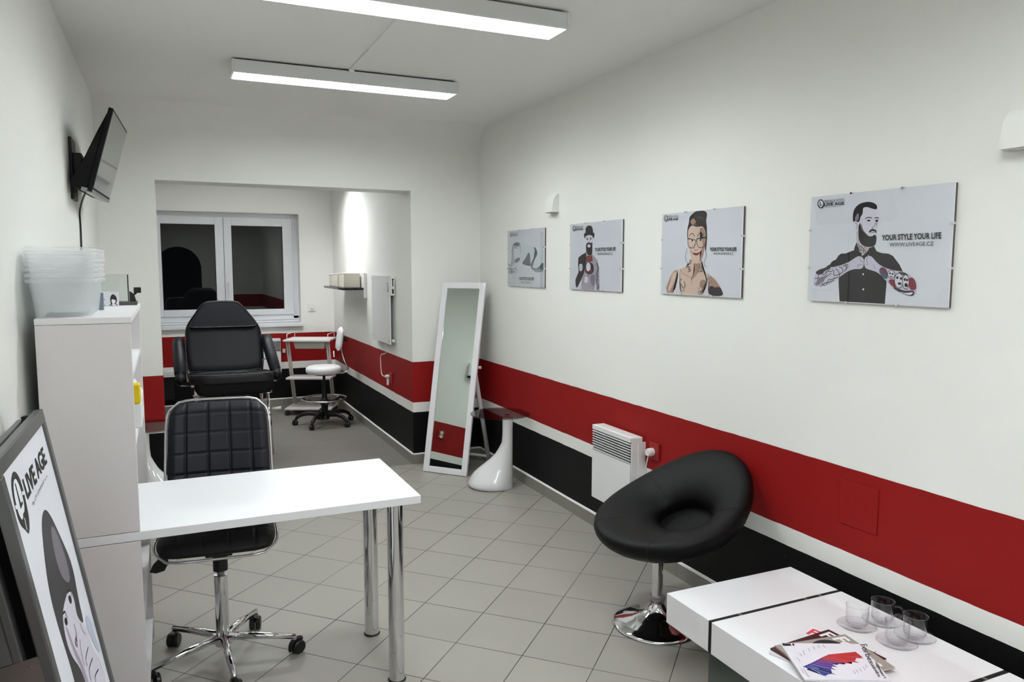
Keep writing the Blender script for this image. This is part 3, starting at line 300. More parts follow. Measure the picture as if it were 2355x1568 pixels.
# ------------------------------------------------------------------ the room shell
T = .2
b = new(); box(b, XL-T, XR+T, YR-T, YB+.001, -.1, 0); struct('floor', b, TILE)
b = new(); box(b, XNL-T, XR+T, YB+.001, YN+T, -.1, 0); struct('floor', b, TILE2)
b = new(); box(b, XL-T, XR+T, YR-T, YB+BEAM, ZC, ZC+.1); struct('ceiling', b, CEIL)
b = new(); box(b, XNL-T, XJ+T+.6, YB+BEAM, YN+T, ZC, ZC+.1); struct('ceiling', b, CEIL)
# softly rounded plaster joint between back wall and ceiling
b = new(); rc = .16; prof = [(YB, ZC)]+[(YB-rc+rc*sin(a), ZC-rc+rc*cos(a)) for a in [R(90*i/10) for i in range(11)]]
prism(b, prof, lambda y, z: (XL, y, z), lambda y, z: (XR, y, z)); struct('trim_1', b, CEIL, auto=30)
b = new(); box(b, XR, XR+T, YR-T, YB, 0, ZC); struct('wall_right', b, WALL)
b = new(); box(b, XL-T, XL, YR-T, YB, 0, ZC); struct('wall_left', b, WALL)
# back wall: left pier, right pier and lintel round the opening
b = new(); box(b, XL-T, XJL, YB, YB+BEAM, 0, ZC); box(b, XJ, XR+T, YB, YB+BEAM, 0, ZC); box(b, XJL, XJ, YB, YB+BEAM, ZO, ZC); struct('wall_back', b, WALL)
b = new(); box(b, XJ, XJ+T, YB+BEAM, YN, 0, ZC); struct('wall_far_room_right', b, WALL)
b = new(); box(b, XNL-T, XNL, YB+BEAM, YN, 0, ZC); struct('wall_far_room_left', b, WALL)
# far wall with the window opening
WX0, WX1, WZ0, WZ1 = -.12, 1.372, .925, 2.15
b = new(); box(b, XNL-T, WX0, YN, YN+.22, 0, ZC); box(b, WX1, XJ+T, YN, YN+.22, 0, ZC); box(b, WX0, WX1, YN, YN+.22, 0, WZ0); box(b, WX0, WX1, YN, YN+.22, WZ1, ZC); struct('wall_far', b, WALL)
# rear wall behind the camera, with a dark arched doorway
b = new(); ax, ar = .28, .55; pts = [(XL-T, 0), (ax-ar, 0), (ax-ar, 1.5)]+[(ax-ar*cos(a), 1.5+ar*sin(a)) for a in [R(180*i/16) for i in range(1, 16)]]+[(ax+ar, 1.5), (ax+ar, 0), (XR+T, 0), (XR+T, ZC), (XL-T, ZC)]
prism(b, pts, lambda x, z: (x, YR-T, z), lambda x, z: (x, YR, z)); struct('wall_rear', b, WALL)
b = new(); box(b, ax-ar-.1, ax+ar+.1, YR-1.5, YR-1.4, 0, 2.3); struct('doorway_dark_sheet_1', b, DARK)  # dark sheet standing in for the unlit room beyond the arch

def skirting(name, segs):
    b = new()
    for (x0, y0, x1, y1, nx, ny) in segs:       # run along the wall foot, (nx,ny) points into the room
        L = math.hypot(x1-x0, y1-y0); dx, dy = (x1-x0)/L, (y1-y0)/L; n = max(1, round(L/.30)); t = .009
        for i in range(n):
            a, c = i*L/n, (i+1)*L/n-.002
            P = [(x0+dx*a, y0+dy*a), (x0+dx*c, y0+dy*c)]
            vs = []
            for (px, py) in P:
                for (o, z) in ((0, 0), (t, 0), (t, H4-.006), (0, H4-.006)): vs.append(b.verts.new((px+nx*o, py+ny*o, z)))
            for q in ((0, 1, 2, 3), (7, 6, 5, 4), (1, 5, 6, 2), (3, 2, 6, 7)): b.faces.new([vs[k] for k in q])
        m_ = 40
        rows = []
        for i in range(m_+1):                    # wobbly bead of white filler on top
            a = L*i/m_; h = .006+.0022*random.random(); tt = t+.001
            rows.append([b.verts.new((x0+dx*a+nx*o, y0+dy*a+ny*o, z)) for o, z in ((tt, H4-.007), (tt*.7, H4-.007+h), (0, H4-.005+h+.002))])
        for p, q in zip(rows, rows[1:]):
            for k in (0, 1): f = b.faces.new((p[k], q[k], q[k+1], p[k+1])); f.material_index = 1
    bmesh.ops.recalc_face_normals(b, faces=b.faces)
    return struct(name, b, [M('skirting_tile', (140, 137, 128), .4, var=.1, bscale=3), CAULK])
skirting('baseboard_right', [(XR, YR, XR, YB, -1, 0)])
skirting('baseboard_left', [(XL, YR, XL, YB, 1, 0)])
skirting('baseboard_back', [(XJ, YB, XR, YB, 0, -1), (XL, YB, XJL, YB, 0, -1)])
skirting('baseboard_far_room', [(XJ, YB-.009, XJ, YN, -1, 0), (XNL, YN, XJ, YN, 0, -1), (XJL, YB-.009, XJL, YB+BEAM, 1, 0)])

# ------------------------------------------------------------------ window
yf = YN+.15; D = .06
b = new(); fx0, fx1, fz0, fz1, xm = -.115, 1.345, 1.005, 2.12, .585
for (x0, x1, z0, z1) in ((fx0-.02, fx0+.04, fz0, fz1+.03), (fx1-.03, fx1+.03, fz0, fz1+.03), (fx0+.04, fx1-.03, fz1-.03, fz1+.03), (fx0+.04, fx1-.03, fz0-.03, fz0+.04)): box(b, x0, x1, yf, yf+D, z0, z1)
win = struct('window_1', b, PVC, bevel=.004)
for (x0, x1) in ((fx0+.02, xm-.002), (xm+.002, fx1-.03)):
    b = new(); s = .075; z0, z1 = fz0+.02, fz1-.02
    if x0 < 0: gl = (x0+.055, x1-.085, 1.098, 2.02)
    else: gl = (x0+.08, x1-.105, 1.088, 2.014)
    box(b, x0, gl[0], yf-.018, yf+.03, z0, z1); box(b, gl[1], x1, yf-.018, yf+.03, z0, z1); box(b, gl[0], gl[1], yf-.018, yf+.03, z0, gl[2]); box(b, gl[0], gl[1], yf-.018, yf+.03, gl[3], z1)
    sash = obj('sash', b, PVC, win, bevel=.004)
    b = new(); box(b, gl[0]-.003, gl[1]+.003, yf+.005, yf+.009, gl[2]-.003, gl[3]+.003); obj('pane', b, WGLASS, sash)
    b = new()
    for q in ((gl[0], gl[0]+.006, gl[2], gl[3]), (gl[1]-.006, gl[1], gl[2], gl[3]), (gl[0], gl[1], gl[2], gl[2]+.006), (gl[0], gl[1], gl[3]-.006, gl[3])): box(b, q[0], q[1], yf-.004, yf+.004, q[2], q[3])
    obj('gasket', b, BPLAS, sash)
b = new(); box(b, .612, .640, yf-.03, yf-.018, 1.30, 1.40); tube(b, [(.626, yf-.03, 1.385), (.626, yf-.06, 1.385)], .009, 10); tube(b, [(.626, yf-.06, 1.39), (.626, yf-.058, 1.27)], [.012, .009], 10)
h = obj('window_handle', b, WPLAS, win, auto=30); h['label'] = 'white window handle'
for z in (1.06, 1.98): b = new(); cyl(b, fx1-.012, yf-.022, z, z+.075, .010, 10); obj('hinge', b, WPLAS, win, auto=30)
b = new(); box(b, WX0+.001, WX1-.001, yf-.02, yf+.05, .965, .977); box(b, WX0+.001, WX1-.001, yf-.012, yf+.05, .935, .965); obj('lower_profile', b, PVC, win, bevel=.003)
b = new(); box(b, WX0-.03, WX1+.015, YN-.045, YN+.149, .895, .933); struct('trim_2', b, PVC, bevel=.006)

# ------------------------------------------------------------------ ceiling lamps
EMIT = M('lamp_diffuser', (255, 255, 255), .5); _n = EMIT.node_tree; _b = _n.nodes['Principled BSDF']; _b.inputs['Emission Color'].default_value = (*LCOL, 1); _b.inputs['Emission Strength'].default_value = LAMP
def fluoro(y0, label, xs=0):
    x0, x1, z0, z1 = .352+xs, 1.607+xs, 2.583, 2.650; y1 = y0+.185
    t = thing('ceiling_lamp', label, 'ceiling lamp', ((x0+x1)/2, (y0+y1)/2, ZC), group='fluorescent ceiling lamps'); ox, oy = (x0+x1)/2, (y0+y1)/2
    hx, hy = (x1-x0)/2, (y1-y0)/2; b = new(); k = .012
    for (a0, a1, c0, c1) in ((-hx, -hx+k, -hy, hy), (hx-k, hx, -hy, hy), (-hx+k, hx-k, -hy, -hy+k), (-hx+k, hx-k, hy-k, hy)): box(b, a0, a1, c0, c1, z0-ZC, z1-ZC)
    box(b, -hx+k, hx-k, -hy+k, hy-k, z1-ZC-.004, z1-ZC)
    obj('housing', b, WMETAL, t, bevel=.002)
    b = new(); box(b, -hx+.013, hx-.013, -hy+.013, hy-.013, z0-ZC+.004, z0-ZC+.007); obj('diffuser', b, EMIT, t)
    b = new()
    for i in range(62):
        x = -hx+.02+i*(2*hx-.04)/61; box(b, x-.0008, x+.0008, -hy+.0125, hy-.0125, z0-ZC-.0015, z0-ZC+.003)
    obj('louvre', b, WMETAL, t)
    b = new(); box(b, -hx+.02, hx-.02, -hy+.03, hy-.03, z1-ZC, -.0005); obj('gap_shade_strip', b, DARK, t)  # dark strip painted in for the shaded gap between housing and ceiling
    return t
fluoro(4.302, 'long white fluorescent ceiling lamp, the farther of the two in view')
fluoro(2.946, 'long white fluorescent ceiling lamp, the nearer one cut by the top of the photo')
fluoro(.80, 'long white fluorescent ceiling lamp above the viewpoint, third from the back wall')
fluoro(-.30, 'long white fluorescent ceiling lamp just behind the viewpoint, fourth from the back wall')
fluoro(-1.40, 'long white fluorescent ceiling lamp farthest behind the viewpoint')
fluoro(7.15, 'unseen fluorescent lamp added to brighten the far room, hidden above the beam', xs=-.35)  # unseen lamp, added to lift the general light of the far room
b = new(); box(b, .966, .984, 3.14, 4.32, ZC-.008, ZC-.0005); box(b, .962, .990, 4.285, 4.301, ZC-.022, ZC-.0005)
tag(obj('cable_conduit', b, CEIL), 'thin white cable conduit on the ceiling between two lamps', 'conduit')
# spot lamp on the ceiling of the far room
t = thing('ceiling_spotlight', 'twin spotlight on the far room ceiling above the wall shelf', 'spotlight', (1.30, 7.72, ZC))
b = new(); box(b, -.05, .05, -.16, .16, -.03, -.0005); obj('base_plate', b, WMETAL, t, bevel=.004)
for s in (-1, 1):
    b = new(); lathe(b, [(.02, .0), (.035, -.03), (.04, -.08), (.036, -.08), (.03, -.04), (0, -.03)], 20, (0, s*.1, -.04)); obj('lamp_head', b, CHROME, t, smooth=True)
    ld = bpy.data.lights.new('spot', 'SPOT'); ld.energy = 13; ld.spot_size = R(118); ld.spot_blend = 1.0; ld.shadow_soft_size = .03; ld.color = (1, .985, .97)
    lo = bpy.data.objects.new('spot_light', ld); COL.objects.link(lo); lo.parent = t; lo.location = (0, s*.1, -.125)
    lo.rotation_euler = Vector((.30, s*.05, -1.0)).to_track_quat('-Z', 'Y').to_euler()

# ------------------------------------------------------------------ pictures on the right wall
def picture(key, yc, zc, label):
    W2, H2_ = .594/2, .402/2; xf = XR-.014
    t = thing('picture_frame', label, 'picture', (XR, yc, zc-H2_), group='clip frame posters on the right wall')
    # local axes: u runs towards -y (to the right seen from the room), v up, d out of the wall (-x)
    def f(u, v, d): return (-.010-d, W2-u, v)
    b = new(); box(b, -.010, -.0005, -W2, W2, 0, 2*H2_); obj('backing_board', b, M('hardboard', (96, 88, 82), .7), t)
    b = new(); mats = [M('poster_paper', (244, 246, 254), .5)]; vs = [b.verts.new(f(u, v, .0001)) for u, v in ((0, 0), (.594, 0), (.594, .402), (0, .402))]; b.faces.new(vs)
    print_mesh(b, ART[key], f, mats, clip=(.001, .593, .001, .401)); obj('poster_print', b, mats, t)
    b = new(); box(b, -.0165, -.0140, -W2, W2, 0, 2*H2_); obj('glass_pane', b, thin_glass('picture_glass', (.985, .985, .985), 1.4, (.5, .55, .55), .15), t)
    for s in (0, 1):
        for q in (.32, .68):
            b = new(); y = -W2+q*2*W2; z = 0 if s == 0 else 2*H2_; box(b, -.0185, -.002, y-.004, y+.004, z-(.003 if s == 0 else .004), z+(.004 if s == 0 else .003)); obj('clip', b, CHROME, t)
            b = new(); z = q*2*H2_; y = -W2 if s == 0 else W2; box(b, -.0185, -.002, y-.003, y+.004, z-.004, z+.004); obj('clip', b, CHROME, t)
picture('P4', 1.950, 1.646, 'poster of a bearded tattooed man bumping fists, nearest on the right wall')
picture('P3', 2.932, 1.639, 'poster of a smiling woman with glasses and a hair bun')
picture('P2', 3.900, 1.635, 'poster of a tattooed man wearing a bowler hat')
picture('P1', 4.853, 1.632, 'poster of a reclining figure in black and white, nearest the back corner')

# wall sconces (plain plaster boxes, unlit)
def sconce(x, s, y, label):
    b = new(); prof = [(0, 0), (.050, 0), (.052, .02), (.040, .08), (.02, .11), (0, .12)]
    prism(b, prof, lambda p, z: (-s*p, -.055, z), lambda p, z: (-s*p, .055, z))
    box(b, min(-s*.002, -s*.046), max(-s*.002, -s*.046), -.05, .05, -.004, 0, 1)  # greyer plate underneath, its shade put into the colour
    tag(obj('wall_sconce', b, [M('sconce_plaster', (243, 244, 239), .6), M('sconce_underside_shade', (190, 190, 186), .6)], loc=(x, y, 1.925), auto=40), label, 'wall lamp', 'small plaster wall sconces')
sconce(XR, 1, 4.43, 'small white wall sconce above the gap between the two farthest posters')
sconce(XR, 1, 1.44, 'small white wall sconce at the right edge beyond the largest poster')
sconce(XL, -1, 2.13, 'small white wall sconce on the left wall near the photo edge')
t = thing('towel_dispenser', 'white rounded dispenser on the left wall, seen in the standing mirror', 'dispenser', (XL, 4.71, 1.39))
b = new(); prism(b, [(0, 0), (.055, 0), (.06, .02), (.055, .12), (.04, .145), (0, .155)], lambda p, z: (p, -.11, z), lambda p, z: (p, .11, z)); obj('dispenser_cover', b, WPLAS, t, bevel=.006)
b = new(); box(b, .01, .05, -.10, .10, -.012, 0); obj('outlet_slot', b, DARK, t)

# inspection hatch in the red stripe
b = new(); box(b, XR-.004, XR-.0005, 1.888, 2.058, .603, .773); cyl(b, 0, 0, 0, .0015, .006, 10, 0)
for v in list(b.verts)[8:]: v.co = Vector((XR-.004-v.co.z, 2.02+v.co.x, .70+v.co.y))
tag(obj('inspection_hatch', b, M('red_wall_gloss', (148, 22, 22), .55, spec=.22), bevel=.001), 'square inspection hatch painted red in the stripe behind the coffee table', 'hatch')

# ------------------------------------------------------------------ sockets, switches
def socket(loc, s, label, plug=True, name='wall_socket'):
    # built facing -x (s=1) or +x (s=-1)
    t = thing(name, label, 'socket', loc, 0 if s == 1 else pi)
    b = new(); box(b, -.012, -.0005, -.042, .042, -.045, .045); obj('socket_plate', b, REDP, t, bevel=.003)
    if plug == 2:
        for z in (-.02, .02):
            b = new(); lathe(b, [(.019, 0), (.019, .003), (.016, .003), (.015, .001), (0, .001)], 20)
            for v in b.verts: v.co = Vector((-.0125-v.co.z, v.co.x, z+v.co.y))
            obj('socket_insert', b, CREAM, t)
    return t
socket((XR, 3.265, .605), 1, 'red painted wall socket right of the near convector heater', 1)
t = thing('power_plug', 'round white power plug in the red socket beside the near heater', 'plug', (XR-.012, 3.275, .60))
b = new(); lathe(b, [(.021, 0), (.022, .012), (.021, .03), (.018, .036), (0, .036)], 24)
for v in b.verts: v.co = Vector((-v.co.z, v.co.x, v.co.y))
obj('plug_body', b, WPLAS, t, smooth=True, auto=40) if False else obj('plug_body', b, WPLAS, t, auto=40)
b = new(); tube(b, [(-.024, .004, -.018), (-.026, .02, -.08), (-.02, .035, -.17), (-.016, .04, -.25)], .0035, 8, smoothn=4); obj('cord', b, WPLAS, t)
socket((XJ, 6.36, .610), 1, 'red painted wall socket below the tall panel heater', 1)
t = thing('power_plug', 'small white plug with cord below the tall panel heater', 'plug', (XJ-.012, 6.40, .62))
b = new(); lathe(b, [(.014, 0), (.016, .02), (.010, .035), (0, .036)], 16)
for v in b.verts: v.co = Vector((-v.co.z, v.co.x, v.co.y))
obj('plug_body', b, WPLAS, t, auto=40)
b = new(); tube(b, [(-.034, .0, 0), (-.04, .06, .0), (-.03, .14, .02), (-.02, .2, .09), (-.02, .2, .15), (-.02, .14, .18), (-.02, .06, .19), (-.02, .0, .22), (-.02, -.02, .29)], .0035, 8, smoothn=5); obj('cord', b, WPLAS, t)
b = new(); box(b, -.02, -.004, -.010, .006, -.075, -.02); obj('hanging_tab', b, WPLAS, t)
socket((XL, 4.96, .69), -1, 'red double wall socket on the left wall seen in the standing mirror', 2)
t = thing('light_switch', 'white square rotary switch on the far wall right of the window', 'switch', (1.493, YN, 1.10))
b = new(); box(b, -.042, .042, -.010, -.0005, -.042, .042); obj('switch_plate', b, WPLAS, t, bevel=.002)
b = new(); lathe(b, [(.013, 0), (.012, .018), (0, .02)], 16)
for v in b.verts: v.co = Vector((v.co.x, -.010-v.co.z, v.co.y))
obj('knob', b, WPLAS, t, auto=40)
b = new(); box(b, 1.157, 1.187, YN-.02, YN-.0005, .60, .645); tag(obj('thermostat_box', b, CREAM, bevel=.003), 'small cream box on the red stripe behind the white trolley', 'box')

# ------------------------------------------------------------------ convector heaters
def convector(loc, rz, L, H, label, mat=None):
    mat = mat or WMETAL; t = thing('convector_heater', label, 'heater', loc, rz); D = .08; y0 = .02
    # front faces local +y ; x along the wall ; back at y=0
    n = 8; zt = H-.028; pit = .0145
    b = new(); box(b, 0, L, y0, y0+D-.006, 0, H); obj('body', b, mat, t, bevel=.006)
    b = new(); zs = zt-n*pit; box(b, .0, L, y0+D-.006, y0+D, 0, zs); box(b, .0, L, y0+D-.006, y0+D, zt, H); obj('front_cover', b, mat, t, bevel=.003)
    for i in range(n):
        b = new(); z = zs+i*pit
        prism(b, [(y0+D-.008, z+.001), (y0+D+.004, z+.004), (y0+D+.005, z+.0085), (y0+D-.008, z+.0085)], lambda y, zz: (0.004, y, zz), lambda y, zz: (L-.01, y, zz)); obj('louvre_slat', b, mat, t)
    b = new(); box(b, .004, L-.006, y0+D-.009, y0+D-.0055, zs, zt); obj('louvre_shadow_gap', b, DARK, t)
    b = new(); box(b, .05, L-.05, 0.0005, y0, .05, H-.05); box(b, -.004, .012, .004, y0+.03, .06, H-.03); obj('wall_bracket', b, mat, t)
    return t
# near one on the right wall: local +y -> -x , local x -> +y  (rotation +90deg)
convector((XR, 3.355, .235), pi/2, .40, .43, 'white convector heater on the right wall beside the round chair')
convector((1.128, YN, .355), pi, .62, .415, 'white convector heater under the far window behind the treatment chair')
b = new(); box(b, -.30, .04, YN-.10, YN-.02, .405, .46); box(b, -.30, .04, YN-.02, YN-.0005, .41, .45)
for x in (-.05, -.02): box(b, x, x+.018, YN-.101, YN-.099, .44, .443, 1)
box(b, -.06, .03, YN-.101, YN-.099, .42, .423, 1)
tag(obj('vent_cover', b, [WMETAL, DARK], bevel=.003), 'low white slotted box on the far wall left of the treatment chair', 'vent')
b = new(); box(b, -.30, .03, YN-.03, YN-.0005, .15, .40)
for i in range(13): box(b, -.29, .02, YN-.036, YN-.03, .16+i*.018, .168+i*.018)
tag(obj('vent_grille', b, M('black_wall_enamel', (20, 20, 22), .4), bevel=.001), 'black ribbed grille in the black stripe of the far wall', 'grille')

# ------------------------------------------------------------------ panel heater and wall shelf in the far room
t = thing('panel_heater', 'tall flat white panel heater on the far room right wall', 'heater', (XJ, 6.53, .912)); Hh = .582
b = new(); box(b, -.045, -.032, -.30, .30, 0, Hh); obj('front_panel', b, M('panel_white', (226, 227, 225), .5), t, bevel=.003)
b = new(); box(b, -.032, -.0005, -.22, .25, .03, Hh-.03); obj('rear_casing', b, STEEL, t)
b = new(); box(b, -.040, -.006, -.335, -.295, Hh-.165, Hh-.01); c_ = obj('control_box', b, WPLAS, t, bevel=.003)
b = new(); box(b, -.030, -.016, -.3365, -.3345, Hh-.15, Hh-.11); obj('rocker_switch', b, BPLAS, c_)
b = new(); box(b, -.027, -.019, -.3365, -.3345, Hh-.09, Hh-.035); tube(b, [(-.023, -.335, Hh-.03), (-.023, -.3375, Hh-.03)], .007, 10); obj('dial_scale', b, DARK, c_)
b = new()
for y, z in ((.27, Hh-.035), (.27, .04), (-.27, .03)): lathe(b, [(.006, 0), (.005, .003), (0, .003)], 10, (0, 0, 0)); [setattr(v, 'co', Vector((-.045-v.co.z, y+v.co.x, z+v.co.y))) for v in list(b.verts)[-21:]]
obj('screw', b, STEEL, t)
b = new(); add_text(b, 'Tesla', 1, [(0, 0), (0, -1), (1, -1), (1, 0)], lambda u, v, d: (-.0455, -.268+.030-u*.030, Hh-.055+v*.088), 0, 0); 
bmesh.ops.reverse_faces(b, faces=b.faces); obj('brand_lettering', b, M('print_k', PCOL['k'], .55), t)
b = new(); tube(b, [(-.02, .06, .0), (-.025, .055, -.05), (-.025, .02, -.065), (-.025, -.01, -.04), (-.02, -.01, .0)], .004, 8, smoothn=4); obj('cable_loop', b, WPLAS, t)
b = new(); tube(b, [(-.02, -.29, .035), (-.02, -.335, .035)], .012, 10); obj('side_stub', b, WPLAS, t)

t = thing('wall_shelf', 'black glass wall shelf in the far room beside the panel heater', 'shelf', (XJ, 7.69, 1.345))
b = new(); box(b, -.226, -.006, -.475, .475, .0, .022); obj('shelf_board', b, M('black_glass_edge', (14, 15, 16), .08), t, bevel=.002)
b = new(); box(b, -.014, -.0005, -.50, .30, -.075, .165); box(b, -.03, -.014, -.50, -.485, -.075, .165); obj('back_plate', b, WPLAS, t, bevel=.002)
for (x0, x1, y0, y1, z1, lb) in ((1.56, 1.715, 7.36, 7.60, .138, 'widest cream box standing on the black wall shelf, nearest'), (1.553, 1.715, 7.62, 7.86, .13, 'middle cream box on the black wall shelf'), (1.56, 1.715, 7.89, 8.09, .118, 'farthest cream box on the black wall shelf')):
    t = thing('storage_box', lb, 'box', ((x0+x1)/2, (y0+y1)/2, 1.3675), group='cream boxes on the wall shelf')
    hx, hy = (x1-x0)/2, (y1-y0)/2; b = new(); box(b, -hx, hx, -hy, hy, 0, z1-.006); obj('box_body', b, CREAM, t, bevel=.003)
    b = new(); box(b, -hx-.002, hx+.002, -hy-.002, hy+.002, z1-.006, z1); box(b, -hx-.003, -hx, -hy-.002, -hy+.012, 0, z1-.006); obj('lid', b, WPLAS, t, bevel=.002)

# ------------------------------------------------------------------ standing mirror
BL = Vector((1.739, 5.489, 0)); BR = Vector((1.989, 5.205, 0)); ex = (BR-BL).normalized(); back = Vector((-ex.y, ex.x, 0)); 
if back.y < 0: back = -back
t = thing('standing_mirror', 'tall white framed mirror leaning back on its easel in the corner', 'mirror', ((BL+BR)/2))
wd = (BR-BL).length; ang = R(12.9); hgt = math.hypot(.352, 1.44)
rzm = math.atan2(ex.y, ex.x); t.rotation_euler = (0, 0, rzm)
Mx = Matrix.Rotation(-ang, 4, 'X')      # lean the top away (+y local)
b = new(); k = .047; hw = wd/2
for (x0, x1, z0, z1) in ((-hw, -hw+k, 0, hgt), (hw-k, hw, 0, hgt), (-hw+k, hw-k, 0, k), (-hw+k, hw-k, hgt-k, hgt)): box(b, x0, x1, 0, .022, z0+.004, z1+.004, mat=Mx)
obj('frame', b, GLOSSW, t, bevel=.003)
b = new(); box(b, -hw+k-.006, hw-k+.006, .009, .014, k-.006+.004, hgt-k+.006, mat=Mx); obj('mirror_glass', b, mirror_mat(), t)
b = new(); box(b, -hw+.01, hw-.01, .0145, .021, .02, hgt-.02, mat=Mx); obj('back_panel', b, M('hardboard', (96, 88, 82), .7), t)
b = new(); top = Mx @ Vector((0, .026, .93)); zb = .0
for s in (-1, 1):
    p0 = Vector((s*.12, top.y+.004, top.z)); p1 = Vector((s*.15, .47, .012)); tube(b, [p0, p1], .021, 4)
tube(b, [(-.15, .458, .05), (.15, .458, .05)], .013, 4); tube(b, [(-.12, top.y+.006, top.z-.02), (.12, top.y+.006, top.z-.02)], .013, 4)
obj('easel_leg', b, GLOSSW, t)
b = new(); tube(b, [(hw-.02, .03+top.y*.9, .80), (hw+.006, .03+top.y*.9, .80)], .012, 10); obj('hinge_knob', b, GLOSSW, t)

# ------------------------------------------------------------------ teardrop side tables
def teardrop(loc, rz, label):
    t = thing('side_table', label, 'side table', loc, rz, group='teardrop side tables with glass tops')
    # profile sections up the body: (z, centre x, half length, half width). Neck sits at +x, foot reaches -x
    S = [(z, .150-a, a, w_) for z, a, w_ in ((.0, .150, .130), (.004, .158, .142), (.015, .162, .150), (.03, .162, .152), (.05, .159, .148), (.08, .151, .132), (.11, .139, .112), (.14, .123, .094), (.17, .104, .079), (.21, .081, .063),
         (.25, .062, .053), (.29, .050, .046), (.33, .040, .041), (.38, .0375, .0385), (.43, .037, .037), (.48, .037, .037), (.505, .037, .037), (.512, .033, .033))]
    b = new(); n = 40; rings = []
    for z, c, a, w_ in S: rings.append([b.verts.new((c+a*cos(2*pi*k/n), w_*sin(2*pi*k/n), z)) for k in range(n)])
    for p, q in zip(rings, rings[1:]):
        for k in range(n): b.faces.new((p[k], p[(k+1) % n], q[(k+1) % n], q[k]))
    b.faces.new(rings[0][::-1]); b.faces.new(rings[-1]); obj('pedestal', b, M('white_gloss_fibreglass', (236, 237, 238), .08, coat=1), t, smooth=True, auto=60)
    b = new(); lathe(b, [(.022, .512), (.022, .530)], 24, (.113, 0, 0)); obj('glass_mount', b, CHROME, t, auto=40)
    b = new(); c = (.06, -.0, 0); lathe(b, [(0, .530), (.210, .530), (.2125, .5315), (.2125, .5365), (.210, .538), (0, .538)], 64, c); gt = obj('glass_top', b, TGLASS, t, auto=12)
    return t
teardrop((2.075, 4.905, 0), R(-38), 'white teardrop side table with round glass top beside the standing mirror')
teardrop((-.075, 5.39, 0), R(160), 'white teardrop side table half hidden behind the desk chair and tall shelf unit')

# ------------------------------------------------------------------ casters and five-star bases
def caster(parent, x, y, a, r=.028, mat=BPLAS, name='caster'):
    b = new(); c = Vector((cos(a), sin(a), 0)); p = Vector((-sin(a), cos(a), 0)); o = Vector((x, y, r))+c*.012
    for s in (-1, 1):
        ctr = o+p*s*.013; n = 18; rows = []
        for (off, rr) in ((-.010, r*.86), (-.006, r), (.006, r), (.010, r*.86)):
            rows.append([b.verts.new(ctr+p*off*1.0+(c*cos(2*pi*k/n)+Vector((0, 0, 1))*sin(2*pi*k/n))*rr) for k in range(n)])
        for q, w_ in zip(rows, rows[1:]):
            for k in range(n): b.faces.new((q[k], q[(k+1) % n], w_[(k+1) % n], w_[k]))
        b.faces.new(rows[0][::-1]); b.faces.new(rows[-1])
    tube(b, [(x, y, r*1.2), (x, y, r*2.0+.012)], .008, 10); 
    rows = []
    for i in range(9):
        an = R(-20+150*i/8); q = o+(-c*cos(an)+Vector((0, 0, 1))*sin(an))*(r*1.06); rows.append(q)
    tube(b, rows, .0125, 6)
    bmesh.ops.recalc_face_normals(b, faces=b.faces)
    return obj(name, b, mat, parent, auto=40)

# ------------------------------------------------------------------ desk chair (quilted, chrome)
t = thing('desk_chair', 'black quilted office chair with chrome star base behind the white desk', 'office chair', (.150, 3.13, 0), R(-6)); dch = t
def quilt(bm, fn, nu, nv, cu, cv, depth, su=8, sv=8, thick=.03, u0=0, v0=0):
    """fn(u,v)->(point, normal); padded squares with stitched grooves"""
    U, V = nu, nv; G1 = []; G2 = []
    for j in range(V+1):
        r1 = []; r2 = []
        for i in range(U+1):
            u, v = i/U, j/V; p, n = fn(u, v)
            gu = abs(sin(pi*(u*cu+u0))); gv = abs(sin(pi*(v*cv+v0))); e = min(1, min(u, 1-u)*14)*min(1, min(v, 1-v)*14)
            h = depth*(min(1, gu*3.6)**.42)*(min(1, gv*3.6)**.42)
            r1.append(bm.verts.new(p+n*(h*max(.0, e)+thick*.5*(e**.35)))); r2.append(bm.verts.new(p-n*(thick*.5*(e**.35))))
        G1.append(r1); G2.append(r2)
    for G, fl in ((G1, 0), (G2, 1)):
        for j in range(V):
            for i in range(U):
                q = (G[j][i], G[j][i+1], G[j+1][i+1], G[j+1][i]); bm.faces.new(q[::-1] if fl else q)
    bd1 = [G1[0][i] for i in range(U+1)]+[G1[j][U] for j in range(1, V+1)]+[G1[V][i] for i in range(U-1, -1, -1)]+[G1[j][0] for j in range(V-1, 0, -1)]
    bd2 = [G2[0][i] for i in range(U+1)]+[G2[j][U] for j in range(1, V+1)]+[G2[V][i] for i in range(U-1, -1, -1)]+[G2[j][0] for j in range(V-1, 0, -1)]
    n = len(bd1)
    for i in range(n): bm.faces.new((bd1[(i+1) % n], bd1[i], bd2[i], bd2[(i+1) % n]))
    bmesh.ops.recalc_face_normals(bm, faces=bm.faces)
def sq_to_round(u, v, k):   # pull corners in for a rounded rectangle, u,v in 0..1 -> -1..1
    a, b_ = 2*u-1, 2*v-1
    return a*(1-k*abs(b_)**6*abs(a)**4), b_*(1-k*abs(a)**6*abs(b_)**4)
def backfn(u, v):
    a, c = sq_to_round(u, v, .10); w_ = .205-.012*(v)-.0*v
    z = .56+.225*(c+1); y = .17+.055*(c+1)+.02*abs(a)**2*-1
    return Vector((a*w_, y, z)), Vector((0, -1, .15)).normalized()
b = new(); quilt(b, backfn, 92, 96, 4.6, 5.6, .012, thick=.022, u0=.2, v0=0.0); obj('backrest', b, BLEATH2, t, smooth=True)
def seatfn(u, v):
    a, c = sq_to_round(u, v, .10); y = -.22+.21*(c+1); w_ = .215-.02*v
    z = .556-.10*max(0, -c-.45)**2*1.2+.06*max(0, c-.55)
    return Vector((a*w_, y, z)), Vector((0, -.1, 1)).normalized()
